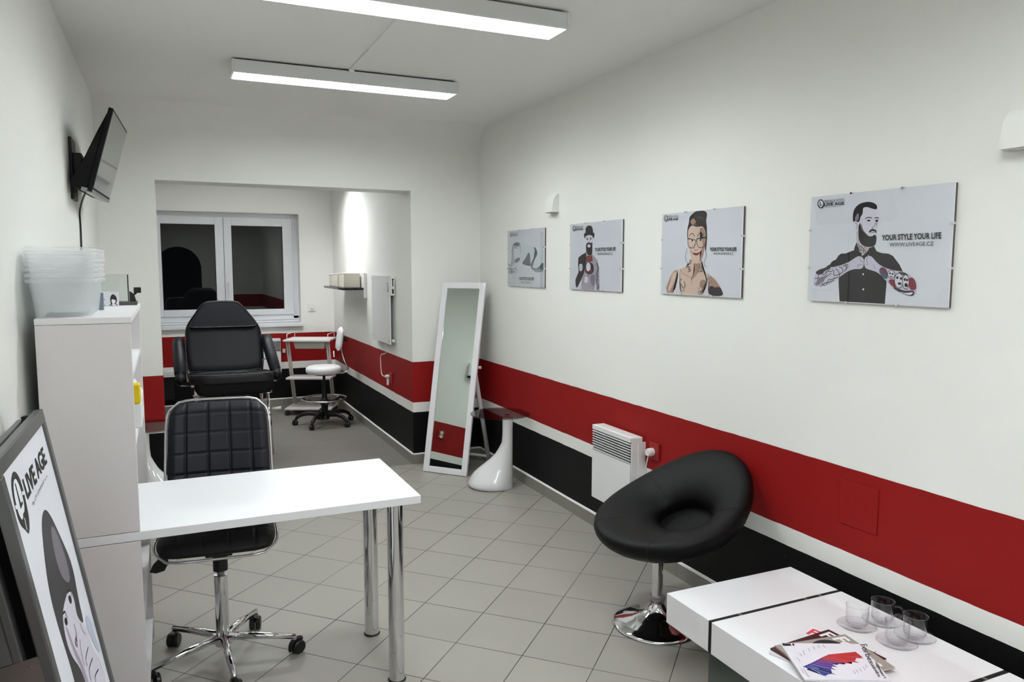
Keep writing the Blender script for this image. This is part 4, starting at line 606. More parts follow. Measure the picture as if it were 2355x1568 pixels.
b = new(); quilt(b, seatfn, 92, 90, 4.6, 4.6, .010, thick=.03, u0=.2); obj('seat', b, M('black_quilted_seat', (17, 17, 19), .5, bump=.25, bscale=700), t, smooth=True)
b = new(); pts = []
for s in (-1, 1):
    seg = []
    for j in range(0, 21): v = j/20; seg.append(seatfn(0 if s < 0 else 1, .04+v*.92)[0]+Vector((s*.008, 0, -.006)))
    for j in range(0, 21): v = j/20; seg.append(backfn(0 if s < 0 else 1, .06+v*.90)[0]+Vector((s*.008, .006, 0)))
    pts.append(seg)
topl = [backfn(u, 1)[0]+Vector((0, .006, .007)) for u in [i/12 for i in range(1, 12)]]
botl = [seatfn(u, 0)[0]+Vector((0, -.006, -.016)) for u in [i/12 for i in range(11, 0, -1)]]
tube(b, pts[0]+topl+pts[1][::-1]+botl, .0055, 8, closed=True); obj('chrome_rim', b, CHROME, t)
b = new(); box(b, -.10, .10, -.11, .13, .488, .512); box(b, -.05, .05, -.08, .10, .455, .488); obj('seat_mechanism', b, BPLAS, t, bevel=.006)
b = new(); tube(b, [(-.05, .0, .475), (-.15, -.03, .47), (-.19, -.05, .465)], .006, 8)
prism(b, [(-.180, .475), (-.200, .480), (-.235, .447), (-.248, .420), (-.225, .413), (-.195, .420), (-.182, .447)], lambda x, z: (x, -.065, z), lambda x, z: (x, -.045, z)); obj('height_lever', b, BPLAS, t, bevel=.004)
b = new(); cyl(b, 0, 0, .375, .46, .028, 24); obj('black_sleeve', b, BPLAS, t, auto=40)
b = new(); cyl(b, 0, 0, .34, .40, .014, 20); obj('gas_piston', b, STEEL, t, auto=40)
b = new(); lathe(b, [(.018, .352), (.026, .354), (.026, .10), (.030, .098), (.030, .065), (.02, .06)], 28); obj('column', b, CHROME, t, auto=30)
for k in range(5):
    a = R(-12+6+72*k-2); b = new(); tube(b, [(.022*cos(a), .022*sin(a), .098), (.15*cos(a), .15*sin(a), .088), (.282*cos(a), .282*sin(a), .072)], [.0165, .0145, .0105], 14)
    tube(b, [(.276*cos(a), .276*sin(a), .078), (.276*cos(a), .276*sin(a), .054)], .010, 12)
    l = obj('star_leg', b, CHROME, t); caster(l, .276*cos(a), .276*sin(a), a+R([40, 200, 120, 80, 10][k]))

# ------------------------------------------------------------------ desk and tall shelf unit
YD = 2.577
t = thing('desk', 'white rectangular desk top on round chrome legs joined to the shelf unit', 'desk', (.23, 2.87, 0)); ox, oy = .23, 2.87
b = new(); box(b, -.355-ox, .809-ox, YD-oy, 3.163-oy, .722, .750); obj('desk_top', b, M('white_desk_laminate', (240, 241, 243), .4), t, bevel=.0012)
for (x, y) in ((.745, 2.70), (.747, 3.10)):
    b = new(); lathe(b, [(.0345, .004), (.030, .0), (0, .0)][::-1]+[(.030, .008)], 32, (x-ox, y-oy, 0)); lg0 = b
    b2 = new(); cyl(b2, x-ox, y-oy, .008, .722, .030, 32); leg = obj('leg', b2, CHROME, t, auto=30)
    obj('rubber_foot', lg0, BPLAS, leg, auto=30)
t = thing('shelf_unit', 'tall white open shelf unit standing on the desk end at left', 'shelf unit', (-.23, 3.02, 0)); ox, oy = -.23, 3.02
X0, X1, Y1 = -.356, -.106, 3.47; th = .018
b = new(); box(b, X0-ox, X1-ox, YD-oy, YD+th-oy, .752, 1.404); obj('side_panel', b, LAM, t, bevel=.001)
b = new(); box(b, X0-ox, X1-ox, Y1-th-oy, Y1-oy, 0, 1.404); obj('side_panel', b, LAM, t, bevel=.001)
b = new(); box(b, X0-ox, X1+.004-ox, YD-.004-oy, Y1+.004-oy, 1.405, 1.423); obj('top_board', b, WHITE, t, bevel=.001)
b = new(); box(b, X0-ox, X1-ox, YD-oy, YD+th-oy, 0, .720); obj('lower_side_panel', b, LAM, t, bevel=.001)
b = new(); box(b, X0-ox, X0+.006-ox, YD+th-oy, Y1-th-oy, .752, 1.404); box(b, X0-ox, X0+.006-ox, YD+th-oy, Y1-th-oy, .05, .72); obj('back_panel', b, WHITE, t)
for z in (.07, .39, 1.0, 1.22):
    b = new(); box(b, X0+.007-ox, X1-.004-ox, YD+th-oy, Y1-th-oy, z, z+th); obj('shelf_board', b, WHITE, t, bevel=.001)
# things on the shelf unit
t = thing('file_box', 'white cardboard file box on the shelf behind the yellow pack', 'box', (-.185, 3.10, 1.0185))
b = new(); prism(b, [(-.05, 0), (.085, 0), (.085, .085), (.06, .13), (-.05, .13)], lambda x, z: (x, -.11, z), lambda x, z: (x, .11, z)); obj('box_body', b, WHITE, t)
b = new(); box(b, .0855, .087, -.11, .11, .0, .02); box(b, .0855, .0865, .08, .088, .04, .048, 0); obj('front_lip', b, WPLAS, t)
b = new(); box(b, -.03, .035, -.03, .03, 0, .068); tag(obj('yellow_pack', b, M('yellow_card', (238, 205, 20), .5), loc=(-.134, 2.93, 1.1005), bevel=.004), 'bright yellow pack on a shelf of the tall white unit', 'pack')
b = new(); box(b, -.05, .03, -.12, .12, 0, .15); tag(obj('document_box', b, WHITE, loc=(-.165, 3.2, 1.239-.0), bevel=.002), 'white box on the upper shelf of the tall unit', 'box')
b = new(); box(b, -.04, .04, -.035, .035, 0, .081); tag(obj('small_carton', b, WHITE, loc=(-.138, 2.93, 1.0185), bevel=.002), 'small white carton under the yellow pack on the shelf unit', 'carton')
# nested clear storage boxes
PB = thin_glass('clear_plastic', (.93, .945, .95), 1.45, (.62, .66, .68), .35)
PBW = M('frosted_plastic', (250, 252, 252), .25); 
def frosted():
    mt = PBW; nt = mt.node_tree; bs = nt.nodes['Principled BSDF']; tr = nt.nodes.new('ShaderNodeBsdfTransparent'); tr.inputs['Color'].default_value = (.985, .99, .992, 1)
    mx = nt.nodes.new('ShaderNodeMixShader'); mx.inputs[0].default_value = .42; o = nt.nodes['Material Output']; nt.links.new(tr.outputs[0], mx.inputs[1])
    tl = nt.nodes.new('ShaderNodeBsdfTranslucent'); tl.inputs['Color'].default_value = (.97, .985, .99, 1); m2 = nt.nodes.new('ShaderNodeMixShader'); m2.inputs[0].default_value = .5; nt.links.new(bs.outputs[0], m2.inputs[1]); nt.links.new(tl.outputs[0], m2.inputs[2]); nt.links.new(m2.outputs[0], mx.inputs[2]); nt.links.new(mx.outputs[0], o.inputs['Surface'])
frosted()
def plastic_box(z, label, k):
    t = thing('plastic_box', label, 'plastic box', (-.288, 2.80, z), R(random.uniform(-.6, .6)), 'clear plastic boxes nested in a stack')
    hb = (.074, .158); ht = (.090, .180); h = .115
    def ring(hx, hy, z, r=.03): return [(x, y, z) for x, y in rrect(-hx, hx, -hy, hy, r, 6)]
    b = new(); rs = [ring(hb[0]-.004, hb[1]-.004, .001, .025), ring(hb[0], hb[1], .006), ring(ht[0]-.004, ht[1]-.004, h-.012, .034)]
    V = [[b.verts.new(p) for p in r] for r in rs]; n = len(V[0]); b.faces.new(V[0][::-1])
    for p, q in zip(V, V[1:]):
        for i in range(n): b.faces.new((p[i], p[(i+1) % n], q[(i+1) % n], q[i]))
    obj('box_body', b, PBW, t, auto=50)
    b = new(); rs = [ring(ht[0]-.004, ht[1]-.004, h-.012, .034), ring(ht[0]+.006, ht[1]+.006, h-.012, .04), ring(ht[0]+.007, ht[1]+.007, h-.004, .04), ring(ht[0]-.002, ht[1]-.002, h, .036)]
    V = [[b.verts.new(p) for p in r] for r in rs]
    for p, q in zip(V, V[1:]):
        for i in range(n): b.faces.new((p[i], p[(i+1) % n], q[(i+1) % n], q[i]))
    obj('rim', b, PBW, t, auto=50)
zs = [0, .0175, .034, .0495, .064, .0745, .085, .0955]
WHICH = ['bottom', 'second from bottom', 'third from bottom', 'fourth from bottom', 'fifth from bottom', 'third from top', 'second from top', 'top']
for k, z in enumerate(zs): plastic_box(1.4235+z, 'clear plastic box on the tall white unit, %s of the nested stack' % WHICH[k], k)
t = thing('display_case', 'clear acrylic case on a dark base on top of the shelf unit', 'display case', (-.185, 3.385, 1.4235))
b = new(); box(b, -.15, .075, -.055, .055, 0, .012); obj('base', b, M('dark_grey_board', (74, 72, 70), .5), t, bevel=.001)
b = new(); x0, x1, y0, y1, z1 = -.148, .045, -.04, .04, .118
for q in ((x0, x1, y0, y0+.002, .0125, z1), (x0, x1, y1-.002, y1, .0125, z1), (x0, x0+.002, y0+.002, y1-.002, .0125, z1), (x1-.002, x1, y0+.002, y1-.002, .0125, z1), (x0, x1, y0, y1, z1, z1+.002)): box(b, *q)
obj('acrylic_cover', b, thin_glass('acrylic', (.975, .985, .98), 1.4, (.6, .68, .66), .25), t)
t = thing('webcam', 'tiny black gadget on the corner of the display case base', 'gadget', (-.125, 3.385, 1.4356))
b = new(); prism(b, [(-.012, 0), (.012, 0), (.004, .030), (-.012, .042)], lambda x, z: (x, -.008, z), lambda x, z: (x, .008, z)); obj('foot', b, BPLAS, t)
b = new(); box(b, .004, .030, -.012, .012, .034, .056); tube(b, [(-.004, 0, .02), (.014, 0, .036)], .004, 8); obj('head', b, BPLAS, t, bevel=.004)
t = thing('photo_card', 'small white card with a photo of a dark-haired woman', 'card', (-.205, 3.262, 1.4235))
b = new(); box(b, -.036, .036, 0, .0015, 0, .056); mats = [M('card_paper', (222, 222, 228), .5), M('print_k', PCOL['k']), M('print_hair4', PCOL['hair4']), M('print_pale', PCOL['pale']), M('print_grey4', PCOL['grey4'])]
def cf(b, pts, mi, d): f = b.faces.new([b.verts.new((x/1000-.036, -d/10000, z/1000)) for x, z in pts]); f.material_index = mi
cf(b, chaikin([(36, 1), (40, 8), (46, 10), (60, 10), (66, 9), (70, 2)]), 4, 1); cf(b, chaikin([(44, 8), (42, 25), (44, 38), (50, 46), (57, 45), (64, 36), (66, 24), (62, 10), (55, 6), (48, 3)]), 2, 2)
cf(b, chaikin([(46, 24), (51, 28), (56, 24), (61, 25), (60, 14), (54, 9), (48, 12)]), 3, 3); cf(b, chaikin([(52, 12), (66, 2), (50, 2), (46, 8), (55, 14), (60, 16)]), 3, 4)
obj('card', b, mats, t)
b = new()
for (s, q) in (('TETOVANI', (3, 24, 25, 30)), ('ART', (4, 16, 12, 21)), ('LIVE AGE', (10, 2, 25, 6))): pass
for (x0, z0, x1, z1) in ((3, 24, 25, 29), (4, 15, 13, 19), (3, 2, 11, 4), (13, 2, 25, 6)): box(b, x0/1000-.036, x1/1000-.036, -.0004, -.0002, z0/1000, z1/1000)
obj('print_lines', b, M('print_grey4', PCOL['grey4']), t)
b = new(); box(b, -.004, .022, -.01, .01, 0, .06); tag(obj('blue_card_holder', b, M('blue_grey_plastic', (120, 134, 146), .3), loc=(-.226, 3.02, 1.4235), bevel=.002), 'small blue grey holder beside the nested plastic boxes', 'holder')

# ------------------------------------------------------------------ television on the left wall
t = thing('television', 'flat black television tilted down on a wall arm, high on the left wall', 'television', (XL, 4.25, 2.05))
P = lambda x, y, z: Vector((x-XL, y-4.25, z-2.05))
A, Bq, Cq, Dq = Vector((-.190, 4.00, 2.293)), Vector((-.296, 4.00, 1.913)), Vector((-.268, 4.69, 1.905)), Vector((-.162, 4.69, 2.298))
ey = (Dq-A).normalized(); ez = (A-Bq); ez = (ez-ey*ez.dot(ey)).normalized(); en = ez.cross(ey) if ez.cross(ey).x > 0 else ey.cross(ez); Wt, Ht = (Dq-A).length, (A-Bq).length
def tf(y, z, d): return P(*(Bq+ey*y+ez*z+en*d))
def tbox(b, y0, y1, z0, z1, d0, d1, mi=0):
    vs = box(b, y0, y1, z0, z1, d0, d1, mi)
    for v in vs: v.co = tf(*v.co)
b = new(); tbox(b, 0, Wt, 0, Ht, -.020, 0); prism(b, [(Ht*.97, -.019), (Ht*.72, -.040), (Ht*.3, -.070), (Ht*.06, -.098), (.0, -.085), (.0, -.019)], lambda z, d: tf(.01, z, d), lambda z, d: tf(Wt-.01, z, d)); bmesh.ops.recalc_face_normals(b, faces=b.faces); obj('housing', b, M('tv_black', (10, 10, 11), .6, spec=.2), t, bevel=.003)
b = new(); tbox(b, .010, Wt-.010, .022, Ht-.010, .0003, .0012); bmesh.ops.recalc_face_normals(b, faces=b.faces); obj('screen', b, M('tv_screen', (16, 17, 19), .07, spec=.9, coat=.35), t)
b = new(); tbox(b, .003, Wt-.003, -.004, .012, -.045, .0015); bmesh.ops.recalc_face_normals(b, faces=b.faces); obj('lower_bezel', b, M('tv_silver', (150, 152, 152), .25, .7), t, bevel=.001)
b = new(); box(b, .0005, .014, -.09, .09, -.16, .13); box(b, .014, .05, -.06, .06, -.05, .06); obj('wall_plate', b, BPLAS, t, bevel=.003)
ct = P(*(Bq+ey*Wt/2+ez*Ht*.48-en*.05)); b = new(); tube(b, [(.04, .0, .03), (.07, .03, .0), ct], .018, 10); tube(b, [(.03, .0, -.05), ct+Vector((0, 0, -.06))], .012, 8); obj('swivel_arm', b, BPLAS, t)
b = new(); tbox(b, Wt/2-.12, Wt/2+.12, Ht*.25, Ht*.75, -.06, -.045); bmesh.ops.recalc_face_normals(b, faces=b.faces); obj('mount_bracket', b, BPLAS, t)
b = new(); tube(b, [P(-.33, 4.15, 1.93), P(XL+.012, 4.42, 1.86), P(XL+.006, 4.47, 1.76), P(XL+.006, 4.45, 1.55), P(XL+.006, 4.45, 1.1)], .0045, 8, smoothn=5); c_ = obj('power_cable', b, BPLAS, t)

# ------------------------------------------------------------------ folding pavement sign leaning on the left wall
BY0 = 1.70; slb = -.1696; xb = -.11214; kz = 1/sqrt(1+slb*slb)
t = thing('pavement_sign', 'grey framed folded pavement sign with a poster of a woman, leaning at the left wall', 'sign', (xb, 2.0, 0))
def bf(u, v, d):    # u along y, v up the slope, d out of the board (+x side)
    return Vector((slb*kz*v+d*kz, BY0-2.0+u, v*kz+d*(-slb)*kz))
def bbox(b, u0, u1, v0, v1, d0, d1, mi=0):
    vs = box(b, u0, u1, v0, v1, d0, d1, mi)
    for v in vs: v.co = bf(*v.co)
b = new(); k = .034
for q in ((0, .601, 1.187, 1.221), (0, .601, .03, .064), (0, k, .064, 1.187), (.567, .601, .064, 1.187)): bbox(b, q[0], q[1], q[2], q[3], -.016, .006)
bmesh.ops.recalc_face_normals(b, faces=b.faces); obj('snap_frame', b, GREYM, t, bevel=.003)
b = new(); mats = [M('poster_paper2', (240, 242, 250), .45)]; vs = [b.verts.new(bf(u, v, .0)) for u, v in ((k, .064), (.567, .064), (.567, 1.187), (k, 1.187))]; b.faces.new(vs)
def bfp(u, v, d): return bf(u, v, d)
print_mesh(b, ART['B'], bfp, mats, clip=(k, .567, .066, 1.187)); 
for f in b.faces:
    f.normal_update()
    if f.normal.x < 0: f.normal_flip()
obj('poster_print', b, mats, t)
b = new(); bbox(b, k-.01, .577, .05, 1.2, -.012, -.004); obj('backing_board', b, M('sign_backing', (60, 62, 62), .5), t)
def rf(u, v, d): return Vector((-.352-xb-.018*(1.2-v)/1.2+d+.05, BY0-2.0+u, v))
b = new()
def rb(u0, u1, v0, v1, d0, d1):
    vs = box(b, u0, u1, v0, v1, d0, d1)
    for v in vs: v.co = bf(*v.co)
for q in ((0, .601, 1.17, 1.205), (0, .601, .03, .064), (0, k, .064, 1.17), (.567, .601, .064, 1.17)): rb(q[0], q[1], q[2], q[3], -.058, -.040)
bmesh.ops.recalc_face_normals(b, faces=b.faces); obj('rear_leaf', b, GREYM, t, bevel=.003)
b = new(); rb(.03, .57, .05, 1.18, -.054, -.046); obj('rear_panel', b, M('sign_back_black', (24, 24, 26), .4), t)
for u in (.02, .565):
    b = new(); bbox(b, u, u+.02, 1.195, 1.215, -.04, -.016); obj('hinge', b, BPLAS, t); b = new(); bbox(b, u, u+.02, .0, .03, -.016, .004); obj('foot', b, BPLAS, t)
b = new(); bbox(b, -.004, .0, .66, .82, -.10, -.012); tube(b, [bf(-.004, .80, -.03), bf(-.008, .80, -.03)], .006, 10); obj('stay_bar', b, STEEL, t)

b = new(); box(b, 0, .008, -.55, .36, 0, .93); ob = obj('black_board', b, M('scuffed_black_board', (18, 19, 21), .35, var=.5, bscale=40), loc=(XL+.002, 1.93, 0), bevel=.002); tag(ob, 'scuffed black board standing against the left wall behind the pavement sign', 'board')
# ------------------------------------------------------------------ treatment chair in the far room
t = thing('treatment_chair', 'black leatherette treatment chair with armrests in the far room by the window', 'treatment chair', (.425, 6.75, 0))
def pad(name, outline, g, thick, parent, mat=BLEATH2, inset=.010, piping=.0, dome=.05):
    """cushion from outline (a,b); g(a,b,h) -> 3D"""
    b = new(); lv = [(-inset*.8, 0), (0, thick*.2), (0, thick*.78), (-inset*.35, thick*.93), (-inset*1.1, thick)]
    ca = sum(p[0] for p in outline)/len(outline); cb = sum(p[1] for p in outline)/len(outline); rings = []
    def rg(off, h):
        r = []
        for a, c in outline:
            dx, dy = a-ca, c-cb; L = math.hypot(dx, dy); s = (L+off)/L; r.append((ca+dx*s, cb+dy*s, h))
        return r
    for off, h in lv: rings.append([b.verts.new(g(*p)) for p in rg(off, h)])
    n = len(outline)
    for p, q in zip(rings, rings[1:]):
        for i in range(n): b.faces.new((p[i], p[(i+1) % n], q[(i+1) % n], q[i]))
    for s, h in ((.85, thick*(1+dome*.6)), (.5, thick*(1+dome)), (.2, thick*(1+dome))):
        r = [b.verts.new(g(ca+(a-ca)*s, cb+(c-cb)*s, h)) for a, c in outline]; q = rings[-1]
        for i in range(n): b.faces.new((q[i], q[(i+1) % n], r[(i+1) % n], r[i]))
        rings.append(r)
    b.faces.new(rings[0][::-1]); b.faces.new(rings[-1]); bmesh.ops.recalc_face_normals(b, faces=b.faces)
    o = obj(name, b, mat, parent, smooth=True)
    if piping:
        b = new(); tube(b, [g(*p) for p in rg(-inset*.2, thick*.96)], piping, 6, closed=True); obj('piping', b, M('piping_black', (34, 34, 38), .25, spec=.8), o)
    return o
th_ = R(17)
def gb(a, h, d): return Vector((a, .10+h*sin(th_)-d*cos(th_), .665+h*cos(th_)+d*sin(th_)))
def fine(p, n=2):   # keep straight runs, soften only the corners
    q = []
    for i in range(len(p)):
        a, b_ = Vector(p[i]), Vector(p[(i+1) % len(p)]); L = (b_-a).length; k = min(.035, L*.3)/L; q += [tuple(a.lerp(b_, k)), tuple(a.lerp(b_, 1-k))]
    return chaikin(q, n)
pad('backrest', fine([(-.30, .0), (-.305, .34), (-.285, .415), (-.225, .50), (-.18, .57), (-.13, .615), (.12, .615), (.165, .57), (.215, .50), (.275, .415), (.305, .34), (.315, .0)]), gb, .085, t, piping=.0045)
def gh(a, h, d): return gb(a, h, .087+d*(1.0-.80*max(0, (h-.365)/.235)))
pad('headrest', fine([(-.270, .365), (-.262, .40), (-.215, .475), (-.165, .562), (-.12, .602), (.11, .602), (.155, .562), (.205, .475), (.255, .40), (.268, .365)]), gh, .080, t, piping=.004)
gs = lambda a, y, h: Vector((a, y, .615+h-.06*y))
VIN = M('black_treatment_vinyl', (30, 30, 33), .40, bump=.2, bscale=500)
pad('seat', fine([(-.295, .06), (.315, .06), (.375, -.25), (.315, -.37), (-.20, -.37), (-.295, -.27)]), gs, .075, t, mat=VIN, piping=.0045, dome=.02)
b = new(); tube(b, [gs(*p) for p in ((-.29, -.14, .075), (-.24, -.165, .081), (0, -.175, .081), (.18, -.165, .081), (.26, -.13, .081), (.335, -.11, .076))], .0035, 6, smoothn=5); obj('seat_seam', b, MC['piping_black'], t)
pad('leg_rest', fine([(-.27, .665), (.36, .665), (.33, .535), (-.24, .535)]), lambda a, z, h: Vector((a, -.27-h, z)), .075, t, mat=BLEATH)
for s, x in ((-1, -.355), (1, .345)):
    b = new(); k = 0 if s < 0 else .035
    pts = [(x, .14, .945), (x, .12, .95), (x+k*.15, .05, .90), (x+k*.5, -.06, .81), (x+k*.9, -.18, .715), (x+k, -.21, .695)]
    tube(b, pts, [.03, .045, .048, .048, .045, .025], 18, ref=Vector((1, 0, 0))); arm = obj('armrest', b, BLEATH2, t, smooth=True)
    b = new(); tube(b, [(x+k+.0, -.16, .71), (x+k, -.25, .665), (x+k, -.29, .66)], [.04, .042, .02], 14); obj('hand_pad', b, BLEATH, arm, smooth=True)
    b = new(); tube(b, [(x*.84, .02, .62), (x*.86, -.02, .78), (x+k*.4, -.04, .80)], .008, 8); obj('arm_bracket', b, CHROME, arm); b = new(); tube(b, [(x*.75, -.2, .62), (x+k, -.2, .62), (x+k, -.2, .66)], .007, 8); obj('arm_bracket', b, CHROME, arm)
b = new()
for x in (-.235, .305):
    tube(b, [(x*.98, -.25, .56), (x*1.05, -.33, .02)], .014, 10); tube(b, [(x*.98, .22, .56), (x*1.05, .30, .02)], .014, 10)
    tube(b, [(x, -.28, .535), (x, .26, .535)], .012, 10)
obj('frame_leg', b, CHROME, t)
b = new()
for y in (-.27, .24):
    tube(b, [(-.27, y, .54), (.335, y, .54)], .010, 10); tube(b, [(-.235, y*1.02, .47), (.30, y*1.02, .48)], .007, 8); tube(b, [(-.23, y*1.1, .34), (.32, y*1.1, .355)], .009, 10)
tube(b, [(-.19, -.29, .34), (-.02, -.28, .535)], .006, 8); tube(b, [(.27, -.29, .38), (.13, -.28, .535)], .006, 8); obj('cross_bar', b, CHROME, t)
b = new(); tube(b, [(.33, -.29, .40), (.40, -.29, .40)], [.006, .016], 10); obj('adjusting_knob', b, WPLAS, t)

# ------------------------------------------------------------------ stool on wheels
t = thing('work_stool', 'round white swivel stool with small backrest and chrome foot ring', 'stool', (1.385, 7.56, 0))
b = new(); lathe(b, [(0, .515), (.15, .515), (.170, .525), (.176, .550), (.170, .575), (.15, .588), (.08, .594), (0, .595)], 40); obj('seat', b, M('white_leatherette', (240, 241, 242), .4, bump=.15, bscale=600), t, smooth=True)
b = new(); cyl(b, 0, 0, .50, .515, .09, 24); cyl(b, 0, 0, .42, .50, .014, 16); obj('seat_plate', b, BPLAS, t, auto=40)
b = new(); lathe(b, [(.026, .44), (.026, .28), (.03, .26), (.06, .235), (.035, .20), (.03, .12), (.045, .10), (.045, .055), (0, .05)], 24); obj('column', b, BPLAS, t, auto=40)
b = new(); tube(b, [(.222*cos(a), .222*sin(a), .262) for a in [2*pi*k/48 for k in range(48)]], .009, 10, closed=True); rg = obj('foot_ring', b, CHROME, t)
b = new()
for k in range(3):
    a = R(30+120*k); tube(b, [(.03*cos(a), .03*sin(a), .235), (.12*cos(a), .12*sin(a), .222), (.214*cos(a), .214*sin(a), .256)], .012, 8, smoothn=3)
obj('ring_spoke', b, BPLAS, rg)
for k in range(5):
    a = R(18+72*k); b = new(); tube(b, [(.03*cos(a), .03*sin(a), .10), (.16*cos(a), .16*sin(a), .115), (.25*cos(a), .25*sin(a), .09), (.285*cos(a), .285*sin(a), .055)], [.024, .022, .018, .014], 10, smoothn=3)
    l = obj('star_leg', b, BPLAS, t, smooth=True); caster(l, .285*cos(a), .285*sin(a), a+R([30, 150, 70, 220, 100][k]), r=.024)
b = new(); tube(b, [(.08, -.0, .515), (.17, .0, .508), (.225, .0, .518), (.238, .0, .56), (.21, .0, .63), (.185, .0, .72), (.18, .0, .80)], .0095, 8, smoothn=4); obj('back_bar', b, CHROME, t)
b = new(); rings = []
for j in range(9):
    q = j/8; z = .735+q*.235; w_ = (.105-.015*q)*sqrt(max(.05, 1-abs(2*q-1)**6)); tk = .028*sqrt(max(.08, 1-abs(2*q-1)**8)); x = .145+.035*q
    rings.append([b.verts.new((x+tk*cos(a), w_*sin(a), z)) for a in [2*pi*k/20 for k in range(20)]])
for p, q in zip(rings, rings[1:]):
    for k in range(20): b.faces.new((p[k], p[(k+1) % 20], q[(k+1) % 20], q[k]))
b.faces.new(rings[0][::-1]); b.faces.new(rings[-1]); obj('backrest', b, MC['white_leatherette'], t, smooth=True)
b = new(); tube(b, [(.195, 0, .845), (.235, 0, .845)], .024, 14); obj('black_knob', b, BPLAS, t)
b = new(); tube(b, [(.105, .02, .73), (.108, .02, .67)], [.006, .009], 8); obj('lever', b, WPLAS, t)

# ------------------------------------------------------------------ white trolley
t = thing('trolley', 'white four-wheeled trolley with slanted legs and a drawer in the far room', 'trolley', (1.08, 8.17, 0), R(-24.4)); Wc, Dc = .49, .37
TW = M('trolley_white', (226, 224, 222), .45)
for i, (z, y0, y1) in enumerate(((.795, 0, Dc), (.395, .0, .26), (.07, 0, Dc))):
    x0 = 0 if i != 1 else .02; b = new(); box(b, x0, Wc-(0 if i != 1 else .0), y0, y1, z-.01, z+.008); obj('top_board' if i == 0 else 'shelf_board', b, TW, t, bevel=.002)
for s, x in ((0, .035), (1, Wc-.035)):
    b = new()
    for dx in (-.011, .011): tube(b, [(x+dx, .05, .785), (x+dx+(.0), .27, .078)], .0105, 4)
    obj('leg', b, M('pale_wood_leg', (206, 198, 190), .5), t)
for x in (.03, Wc-.03):
    b = new(); tube(b, [(x, .05, .80), (x, .05, .86), (x, .34, .86), (x, .34, .80)], .004, 8); obj('guard_rail', b, WMETAL, t)
b = new(); prism(b, [(.09, .782), (.43, .782), (.415, .705), (.11, .705)], lambda x, z: (x, .06, z), lambda x, z: (x, .30, z)); obj('drawer', b, M('beige_drawer', (206, 204, 192), .5), t, bevel=.004)
for (x, y) in ((.03, .03), (Wc-.03, .03), (.03, Dc-.03), (Wc-.03, Dc-.03)): caster(t, x, y, R(200), r=.021)

# ------------------------------------------------------------------ round black lounge chair
t = thing('lounge_chair', 'round black leatherette lounge chair with a hole in the back on a chrome disc base', 'armchair', (1.92, 2.67, 0))
FD = Vector((cos(3.212), sin(3.212), 0)); SD = Vector((-FD.y, FD.x, 0)); OC = Vector((.053, -.014, 0))   # facing, sideways, seat offset
def zc_(v, u=0): return .495+.374*v+.958*v*v*(1 if v > 0 else .5)+.15*u*u
def surf(th, ph):
    c = cos(th); s_ = sin(th)               # v=+ back
    o = Vector((.338*s_, (.337 if c > 0 else .333)*c)); i_ = Vector((.030+.138*s_, .060+.096*c))
    m_ = (o+i_)/2; hw_ = (o-i_).length/2; dr = (o-i_).normalized()
    ex_ = lambda q, e: (abs(q)**e)*(1 if q >= 0 else -1)
    p = m_+dr*hw_*ex_(cos(ph), .85); h_ = .058*ex_(sin(ph), .85)
    u, v = p.x, p.y; z = zc_(v, u)-.060*((1-cos(ph))/2); dz = (zc_(v+.004)-zc_(v-.004))/.008; nl = 1/sqrt(1+dz*dz)
    return OC+SD*u-FD*v+Vector((0, 0, z))+(FD*dz+Vector((0, 0, 1)))*nl*h_
b = new(); NT, NP = 96, 32; rows = [[b.verts.new(surf(2*pi*i/NT, 2*pi*j/NP)) for j in range(NP)] for i in range(NT)]
for i in range(NT):
    for j in range(NP): b.faces.new((rows[i][j], rows[(i+1) % NT][j], rows[(i+1) % NT][(j+1) % NP], rows[i][(j+1) % NP]))
bmesh.ops.recalc_face_normals(b, faces=b.faces); ring = obj('ring_cushion', b, BLEATH, t, smooth=True)
for thd in (-70, -148.6, 147, 69):
    for dd in (0, 2.2):
        if dd and thd != -70: continue
        b = new(); th0 = R(thd+dd); pts = [surf(th0, 2*pi*j/48) for j in range(48)]
        tube(b, pts, .0013, 6, closed=True); obj('seam', b, M('seam_black', (6, 6, 7), .7), ring)
b = new(); rows = []
for k in range(36):
    a = 2*pi*k/36; rows.append([b.verts.new(OC+SD*(r_*sin(a))-FD*(.03+r_*.9*cos(a))+Vector((0, 0, zc_(.03+r_*.9*cos(a))-dz_))) for r_, dz_ in ((.22, .080), (.17, .110), (.10, .122), (.05, .124))])
for k in range(36):
    p, q = rows[k], rows[(k+1) % 36]
    for j in (0, 1, 2): b.faces.new((p[j], q[j], q[j+1], p[j+1]))
b.faces.new([r_[3] for r_ in rows]); bmesh.ops.recalc_face_normals(b, faces=b.faces); obj('seat_pan', b, BFAB, t, smooth=True)
b = new(); box(b, -.06, .10, -.07, .07, .372, .388); cyl(b, 0, 0, .34, .373, .032, 20); obj('mounting_plate', b, BPLAS, t)
b = new(); lathe(b, [(.024, .36), (.024, .12), (.034, .12), (.034, .108), (.030, .100), (.033, .094), (.042, .075), (.06, .058), (.075, .05)], 32); obj('column', b, CHROME, t, auto=40)
b = new(); lathe(b, [(0, .0), (.192, .0), (.196, .003), (.194, .008), (.185, .014), (.15, .024), (.11, .034), (.08, .045), (.06, .056), (.0, .06)], 64); obj('disc_base', b, CHROME, t, auto=60)
b = new(); lathe(b, [(.035, .113), (.037, .117), (.037, .128), (.034, .131), (.0, .131)], 28); obj('trim_collar', b, M('collar', (170, 170, 170), .3, .6), t, auto=40)

